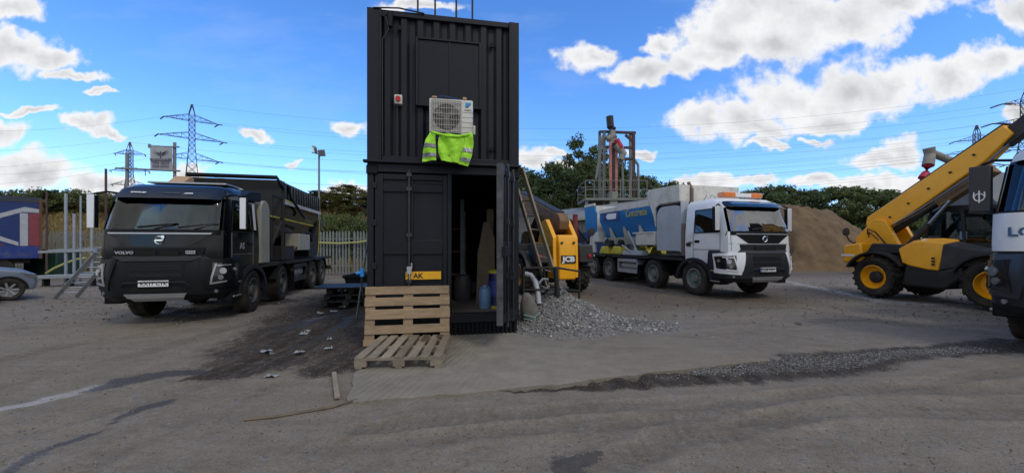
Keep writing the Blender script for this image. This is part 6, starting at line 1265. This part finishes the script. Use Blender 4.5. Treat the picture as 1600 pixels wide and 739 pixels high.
# local x runs from the trailer's right-hand end to the left in the picture
flagq('flag_band', 'flag_white', [(.03, 2.98), (.03, 3.14), (.45, 3.22), (2.2, 2.35), (2.2, 2.15), (.5, 3.0)]); flagq('flag_band', 'flag_white', [(.36, 1.52), (.58, 1.52), (.58, 2.95), (.36, 2.95)])
flagq('flag_band', 'flag_red', [(.04, 1.52), (.34, 1.52), (.34, 2.95), (.04, 2.95)]); flagq('flag_band', 'flag_white', [(.62, 1.52), (1.9, 2.1), (1.9, 2.35), (.62, 1.68)]); flagq('flag_band', 'flag_red', [(.95, 1.53), (1.5, 1.53), (2.4, 2.0), (2.4, 2.25)])
b = MB(); b.box(.3, LT, -2.1, -.3, .75, .95)
for x in (1.2, 2.5, 3.8): b.cyl((x, -2.3, .5), (x, -.1, .5), .5, n=24)
b.build('running_gear', 'chassis', t)
t = thing('green_tank', 'dark green steel tank standing in front of the fence', 'tank', (*gp(66, 435), 0), 0)
b = MB(); b.box(-.9, .65, 0, 1.0, .1, 1.35); b.build('tank', mat('tank_green', (.012, .04, .03), .5, dirt=.3), t, bevel=.05)
b = MB(); b.box(-.95, .7, -.03, 1.03, 0, .1); b.build('base', 'dark_steel', t)
t = thing('grey_box', 'pale grey plastic box on the ground left of the poles', 'box', (*gp(59, 434), .12), 0); b = MB(); b.box(-.22, .22, 0, .4, 0, .34); b.build('box', 'tank_grey', t, bevel=.04)
b = MB(); b.box(-.25, .25, -.03, .43, -.12, 0); b.build('base', 'wood_grey', t)
# scaffold-like steel frame with tall poles
t = thing('pole_rack', 'long low steel rack with tall upright poles left of the black lorry', 'rack', (0, 0, 0), 0); Yr = 15.0
for px, top, r_ in ((73, 299, .035), (103, 303, .05), (126, 306, .03), (116, 334, .05), (143.5, 350, .045)):
    p = at(px, top, Yr+(1.5 if px == 73 else 0)); b = MB(); b.cyl((p.x, p.y, .1), p, r_, n=10); b.build('pole', 'galv' if px != 73 else 'brown_steel', t)
b = MB(); a_, c_ = at(62, 435, 14.6), at(160, 430, 14.6); b.bar((a_.x, a_.y, .34), (c_.x, c_.y, .40), .5, .13)
a_, c_ = at(62, 394, Yr), at(150, 391, Yr); b.bar(a_, c_, .12, .10); b.bar((a_.x, Yr+.3, a_.z+.05), (c_.x, Yr+.3, c_.z+.1), .08, .08); b.build('beam', 'galv', t, bevel=.01)
for px in (72, 110, 147):
    x = (px-800)/600*14.6; b = MB(); b.box(x-.04, x+.04, 14.5, 14.7, 0, .30); b.build('rack_leg', 'dark_steel', t)
t = thing('aluminium_ladder', 'aluminium ladder leaning towards the front corner of the black lorry', 'ladder', (0, 0, 0), 0)
x, y = gp(86, 467); lo_ = Vector((x, y, .02)); hi_ = at(151, 394, 10.9); off = Vector((.30, .28, 0))
for o_ in (Vector(), off):
    b = MB(); b.bar(lo_+o_, hi_+o_*.9, .035, .09, up=(1, 1, 0)); b.build('stile', 'galv', t)
for k in range(1, 9):
    b = MB(); q = lo_.lerp(hi_, k/9); b.cyl(q, q+off*.95, .016, n=8); b.build('rung', 'galv', t)
b = MB(); b.bar(hi_+off*.5, hi_+Vector((.62, .2, -.42)), .03, .05); b.bar(lo_.lerp(hi_, .5)+off*1.2+Vector((.1, 0, -.1)), hi_+off*1.2+Vector((0, 0, -.1)), .03, .05); b.build('stay', 'galv', t)
# cars at the left edge
def car(name, label, loc, ang, paint, cat, group='vehicles at the left edge', van=False):
    t = thing(name, label, cat, (*loc, 0), ang, group)
    if van: prof = [(.72, .30), (.78, .62), (.70, .95), (.15, 1.15), (-.55, 1.85), (-.9, 1.98), (-4.2, 2.0), (-4.3, .35)]; W_ = .95
    else: prof = [(.50, .28), (.55, .50), (.50, .72), (.24, .87), (-.45, .98), (-.62, 1.0), (-1.25, 1.40), (-1.7, 1.46), (-2.7, 1.42), (-3.2, 1.05), (-3.35, .9), (-3.35, .35)]; W_ = .84
    secs = []
    for s, k in ((-1, 1), (-.90, 1.0), (.90, 1.0), (1, 1)):
        ring = []
        for x, z in prof:
            zz = z if abs(s) < .95 else (z*.93 if z > .6 else z); xx = x-.06*(abs(s) > .95)*(1 if x > 0 else -1 if x < -3 else 0); tum = (.0 if z < 1.0 else (z-1.0)*.30)
            ring.append((xx, s*W_*(1-tum), zz))
        secs.append(ring)
    b = MB(); b.loft(secs); body = b.build('body', paint, t, bevel=.03, smooth=50)
    for ax in (0, -2.55 if not van else -3.0):
        for s in (-1, 1):
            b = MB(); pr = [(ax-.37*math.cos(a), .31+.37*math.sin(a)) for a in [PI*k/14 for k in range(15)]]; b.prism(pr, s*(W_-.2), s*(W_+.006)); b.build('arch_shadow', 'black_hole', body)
            b = MB(); b.M = Matrix.Translation((ax, s*(W_-.08), .31)); b.lathe([(.20, -.1), (.27, -.11), (.305, -.08), (.31, 0), (.305, .08), (.27, .11), (.20, .1)], 'y', 32); wt = b.build('wheel', 'rubber', t)
            b = MB(); b.M = Matrix.Translation((ax, s*(W_-.08), .31)); f = s*.09; b.lathe([(.20, f), (.19, f*.6), (.05, f*.7), (.04, f*1.1), (0, f*1.1)], 'y', 28); b.lathe([(.2, f*.2), (0, f*.2)], 'y', 24)
            for k in range(7):
                a = 2*PI*k/7; b.bar((.05*math.cos(a), f*.9, .05*math.sin(a)), (.19*math.cos(a), f*1.05, .19*math.sin(a)), .045, .02, up=(0, 1, 0))
            b.build('hubcap', 'silver', wt)
            b = MB(); pr = [(ax-.405*math.cos(a), .31+.405*math.sin(a)) for a in [PI*(.02+.96*k/14) for k in range(15)]]; pq = [(ax-.37*math.cos(a), .31+.37*math.sin(a)) for a in [PI*(.02+.96*k/14) for k in range(15)]][::-1]; b.prism(pr+pq, s*(W_-.05), s*(W_+.022)); b.build('arch_lip', paint, body)
    if van: gl = [(-.05, 1.22), (-.58, 1.80), (-1.5, 1.80), (-1.5, 1.22)]; ws = ((.12, 1.19), (-.54, 1.83))
    else: gl = [(-.75, 1.02), (-1.28, 1.34), (-2.6, 1.34), (-2.9, 1.02)]; ws = ((-.60, 1.03), (-1.22, 1.38))
    for s in (-1, 1):
        b = MB(); q = [(x, s*(W_*(1-max(0, z-1.0)*.30)+.008), z) for x, z in gl]; q2 = [(x, y-s*.01, z) for x, y, z in q]; b.hexa(q+q2); b.build('side_window', 'glass_dark', body)
        b = MB(); b.box(-.85, -.68, min(s*.86, s*1.02), max(s*.86, s*1.02), .98+.25*van, 1.10+.35*van); b.build('door_mirror', paint, t, bevel=.03)
        b = MB(); b.prism([(.34, .62), (.535, .58), (.50, .71), (.18, .80)], min(s*.58, s*(W_+.004)), max(s*.58, s*(W_+.004))); b.build('headlight', 'lens', t, bevel=.01)
        b = MB(); b.bar((-.72, s*(W_+.004), .35), (-.72, s*(W_+.004), .95), .01, .006, up=(0, 1, 0)); b.build('door_seam', 'ink', body)
    b = MB(); (xa, za), (xb, zb_) = ws; k = .02; b.hexa([(xa, -.66, za+k), (xa, .66, za+k), (xb, .58, zb_+k), (xb, -.58, zb_+k), (xa-.01, -.66, za), (xa-.01, .66, za), (xb-.01, .58, zb_), (xb-.01, -.58, zb_)]); b.build('windscreen', 'glass_dark', body)
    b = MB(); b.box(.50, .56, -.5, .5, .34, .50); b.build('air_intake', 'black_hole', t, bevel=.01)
    return t
x, y = gp(25, 470); car('hatchback_car', 'silver grey hatchback parked at the left edge, nose to the right', (x-.95, y+.42), R(60), mat('car_silver', (.20, .24, .30), .3, metal=.4, var=.05, dirt=.25, coat=.4), 'car')
car('white_van', 'white van at the extreme left edge in front of the silver car', (-13.98, 9.0), R(2), 'white_paint', 'van', van=True)
# ------------------------------------------------------------------ banner on scaffold poles, floodlight
t = thing('banner', 'grey advertising banner with a winged emblem hung on scaffold poles', 'banner', (0, 0, 0), 0); Yb = 20.8
def bp_(px, py, dy=0): return at(px, py, Yb+dy)
b = MB(); A, B_, C_, D = bp_(235, 266.5), bp_(270.5, 267), bp_(269.5, 229.5), bp_(234.5, 228.5); nn = 12; V = []
for j in range(nn+1):
    for i in range(nn+1):
        p = A.lerp(B_, i/nn).lerp(D.lerp(C_, i/nn), j/nn); V.append((p.x, p.y+.03*math.sin(i*.9)*math.sin(PI*j/nn), p.z))
n1 = nn+1; N_ = len(V); fs = [(j*n1+i, j*n1+i+1, (j+1)*n1+i+1, (j+1)*n1+i) for j in range(nn) for i in range(nn)]; b.add(V+[(x, y+.01, z) for x, y, z in V], fs+[tuple(N_+k for k in f[::-1]) for f in fs]); b.build('sheet', mat('banner_sheet', (.36, .38, .42), .6, var=.05), t)
yb_ = Yb-.05; rr_ = frame_rot((1, 0, 0), (0, 0, 1)); ctr = bp_(252, 240)
b = MB()
for s in (-1, 1):
    for k in range(5): b.bar((ctr.x+s*.06, yb_, ctr.z+.02-k*.035), (ctr.x+s*(.40-k*.06), yb_, ctr.z+.14-k*.055), .035, .01)
b.bar((ctr.x, yb_, ctr.z+.1), (ctr.x, yb_, ctr.z-.26), .07, .012); b.build('emblem', mat('banner_ink', (.10, .10, .12), .6), t)
p = bp_(252, 249.8); b = MB(); b.box(p.x-.56, p.x+.56, yb_-.01, yb_, p.z-.06, p.z+.06); b.build('title_bar', 'banner_ink', t)
text('lettering', 'AS CONCRETE', 'banner_sheet', t, (p.x, yb_-.014, p.z), rr_, .13, ext=.003, sx=.95)
for s_, py in (('07853 306272', 255), ('07539 339933', 260.5)): p = bp_(252, py); text('lettering', s_, 'banner_ink', t, (p.x, yb_, p.z), rr_, .17, ext=.003, sx=.92, bold=.004)
t = thing('scaffold_pole_frame', 'grey scaffold poles and cross tubes carrying the banner', 'scaffold', (0, 0, 0), 0)
for px, top in ((198.5, 240), (273, 223)):
    p = bp_(px, top, .12); b = MB(); b.cyl((p.x, p.y, 0), p, .075, n=10); b.build('upright', 'galv_dull', t)
b = MB(); b.cyl(bp_(181, 263, .03), bp_(281, 267.5, .03), .05, n=8); b.build('cross_tube', 'galv_dull', t)
b = MB(); b.cyl(bp_(232, 228.5, .03), bp_(280, 230, .03), .04, n=8); b.build('cross_tube', 'galv_dull', t)
b = MB(); b.cyl(bp_(227, 264, .03), bp_(227, 275, .03), .02, n=6); b.box(bp_(231, 0).x, bp_(233.5, 0).x, Yb, Yb+.1, bp_(0, 231).z, bp_(0, 225).z); b.build('clamp', 'galv_dull', t)
t = thing('radio_mast', 'thin dark pole rising behind the left mirror of the black lorry', 'pole', (0, 0, 0), 0); p = at(165.5, 264, 18); b = MB(); b.cyl((p.x, p.y, 0), p, .045, n=8); b.build('pole', 'brown_steel', t)
t = thing('floodlight_mast', 'slim floodlight mast with two square lamps above the fence', 'floodlight', (0, 0, 0), 0); Yf = 27; p = at(498.5, 240, Yf)
b = MB(); b.cyl((p.x, Yf, 0), (p.x, Yf, p.z+.2), .085, .06, n=10); b.cyl((p.x-.5, Yf, p.z+.05), (p.x+.3, Yf, p.z-.1), .03); b.build('mast', 'galv_dull', t)
for px, py, rz, ry in ((491, 234, -40, 22), (502.5, 239.5, 12, -6)):
    c = at(px, py, Yf-.2); b = MB(); b.M = Matrix.Translation(c) @ Matrix.Rotation(R(rz), 4, 'Z') @ Matrix.Rotation(R(ry), 4, 'Y') @ Matrix.Rotation(R(20), 4, 'X'); b.box(-.22, .22, -.06, .12, -.22, .22); lm = b.build('lamp', 'galv_dull', t, bevel=.03); b2 = MB(); b2.M = b.M; b2.box(-.19, .19, -.075, -.062, -.19, .19); b2.build('lamp_glass', 'lens', lm)
# ------------------------------------------------------------------ pylons and power lines
mat('pylon_steel', (.085, .085, .10), .7, var=.1); mat('wire', (.12, .13, .16), .7)
def pylon(label, base, H, arms, ang, w0=3.2, w1=.75, r=.10):
    t = thing('electricity_pylon', label, 'pylon', (base[0], base[1], 0), ang, 'electricity pylons'); b = MB()
    def w(z): return w0+(w1-w0)*min(1, z/(H*.72)) if z < H*.72 else w1+(.15-w1)*max(0, (z-H*.93))/(H*.07)
    zs = [0]; 
    while zs[-1] < H*.95: zs.append(min(H, zs[-1]+max(1.6, w(zs[-1])*2.0)))
    zs[-1] = H
    for i in range(len(zs)-1):
        a, c = w(zs[i]), w(zs[i+1])
        P = [(-a, -a), (a, -a), (a, a), (-a, a)]; Q_ = [(-c, -c), (c, -c), (c, c), (-c, c)]
        for k in range(4):
            k2 = (k+1) % 4; b.bar((*P[k], zs[i]), (*Q_[k], zs[i+1]), r*1.7); b.bar((*P[k], zs[i]), (*Q_[k2], zs[i+1]), r); b.bar((*P[k2], zs[i]), (*Q_[k], zs[i+1]), r); b.bar((*Q_[k], zs[i+1]), (*Q_[k2], zs[i+1]), r*.8)
    b.build('lattice_mast', 'pylon_steel', t, smooth=0); tips = []
    for z, l in arms:
        for s in (-1, 1):
            b = MB(); a = w(z); tip = (s*l, 0, z+.1)
            for y in (-a, a): b.bar((s*a, y, z), tip, r*1.3); b.bar((s*a, y, z+1.9), tip, r*1.3)
            for f in (.25, .5, .75):
                for y in (-a, a): p0 = Vector((s*a, y, z)).lerp(Vector(tip), f); p1 = Vector((s*a, y, z+1.9)).lerp(Vector(tip), f); p2 = Vector((s*a, y, z)).lerp(Vector(tip), f-.25); b.bar(p0, p1, r*.6); b.bar(p1, p2, r*.6)
            ar = b.build('cross_arm', 'pylon_steel', t, smooth=0)
            b = MB(); d = Vector((s*1.0, 0, -.4)); b.cyl(Vector(tip), Vector(tip)+Vector((.9, -1.9, -.45)), .19, n=6); b.cyl(Vector(tip), Vector(tip)+Vector((-.9, 1.9, -.45)), .19, n=6); b.build('insulator', 'pylon_steel', ar)
            tips.append(Matrix.Rotation(ang, 3, 'Z') @ Vector(tip)+Vector((base[0], base[1], 0)))
    tips.append(Vector((base[0], base[1], H))); return tips
def pbase(px, Y): return ((px-800)/600*Y, Y)
T1 = pylon('tall dark lattice pylon rising behind the black lorry cab', pbase(300, 121), 45.8, [(28.5, 6.8), (35.0, 7.9), (40.6, 6.6)], R(38))
T2 = pylon('smaller more distant lattice pylon left of the banner', pbase(203, 166), 46.0, [(27.5, 6.5), (33.5, 0.1+7.0), (40.8, 5.5)], R(12))
T3 = pylon('large lattice pylon cut by the right edge above the telehandler boom', pbase(1604, 108), 45.5, [(29, 8.5), (35.5, 9.6), (41.0, 7.0)], R(0))
T4 = pylon('small distant lattice pylon above the telehandler boom', pbase(1526, 150), 48.3, [(32, 8), (37.5, 9.5), (42.5, 6)], R(-25))
def wire(a, c, sag, r=.022):
    pts = [a.lerp(c, k/24)-Vector((0, 0, 4*sag*(k/24)*(1-k/24))) for k in range(25)]; b = MB(); b.tube(pts, r, 4, cap=False)
    b.build('power_line', 'wire', label='thin dark power line sagging across the sky between pylons', cat='power line', group='power lines between the pylons')
for i, (a, c) in enumerate(zip(T1, T3)): wire(a, c, 7+.4*i)
for i, (a, c) in enumerate(zip(T2, T4)): wire(a, c, 9+.5*i, .03)
for i, a in enumerate(T1[:6:2]): wire(a, a+Vector((-120, -10, -2+i)), 6)
for i, a in enumerate(T2[:6:2]): wire(a, a+Vector((-150, 0, -2)), 6, .03)
for i, a in enumerate(T3[:6:2]+T4[:6:2]): wire(a, a+Vector((90, -10, 1)), 6)
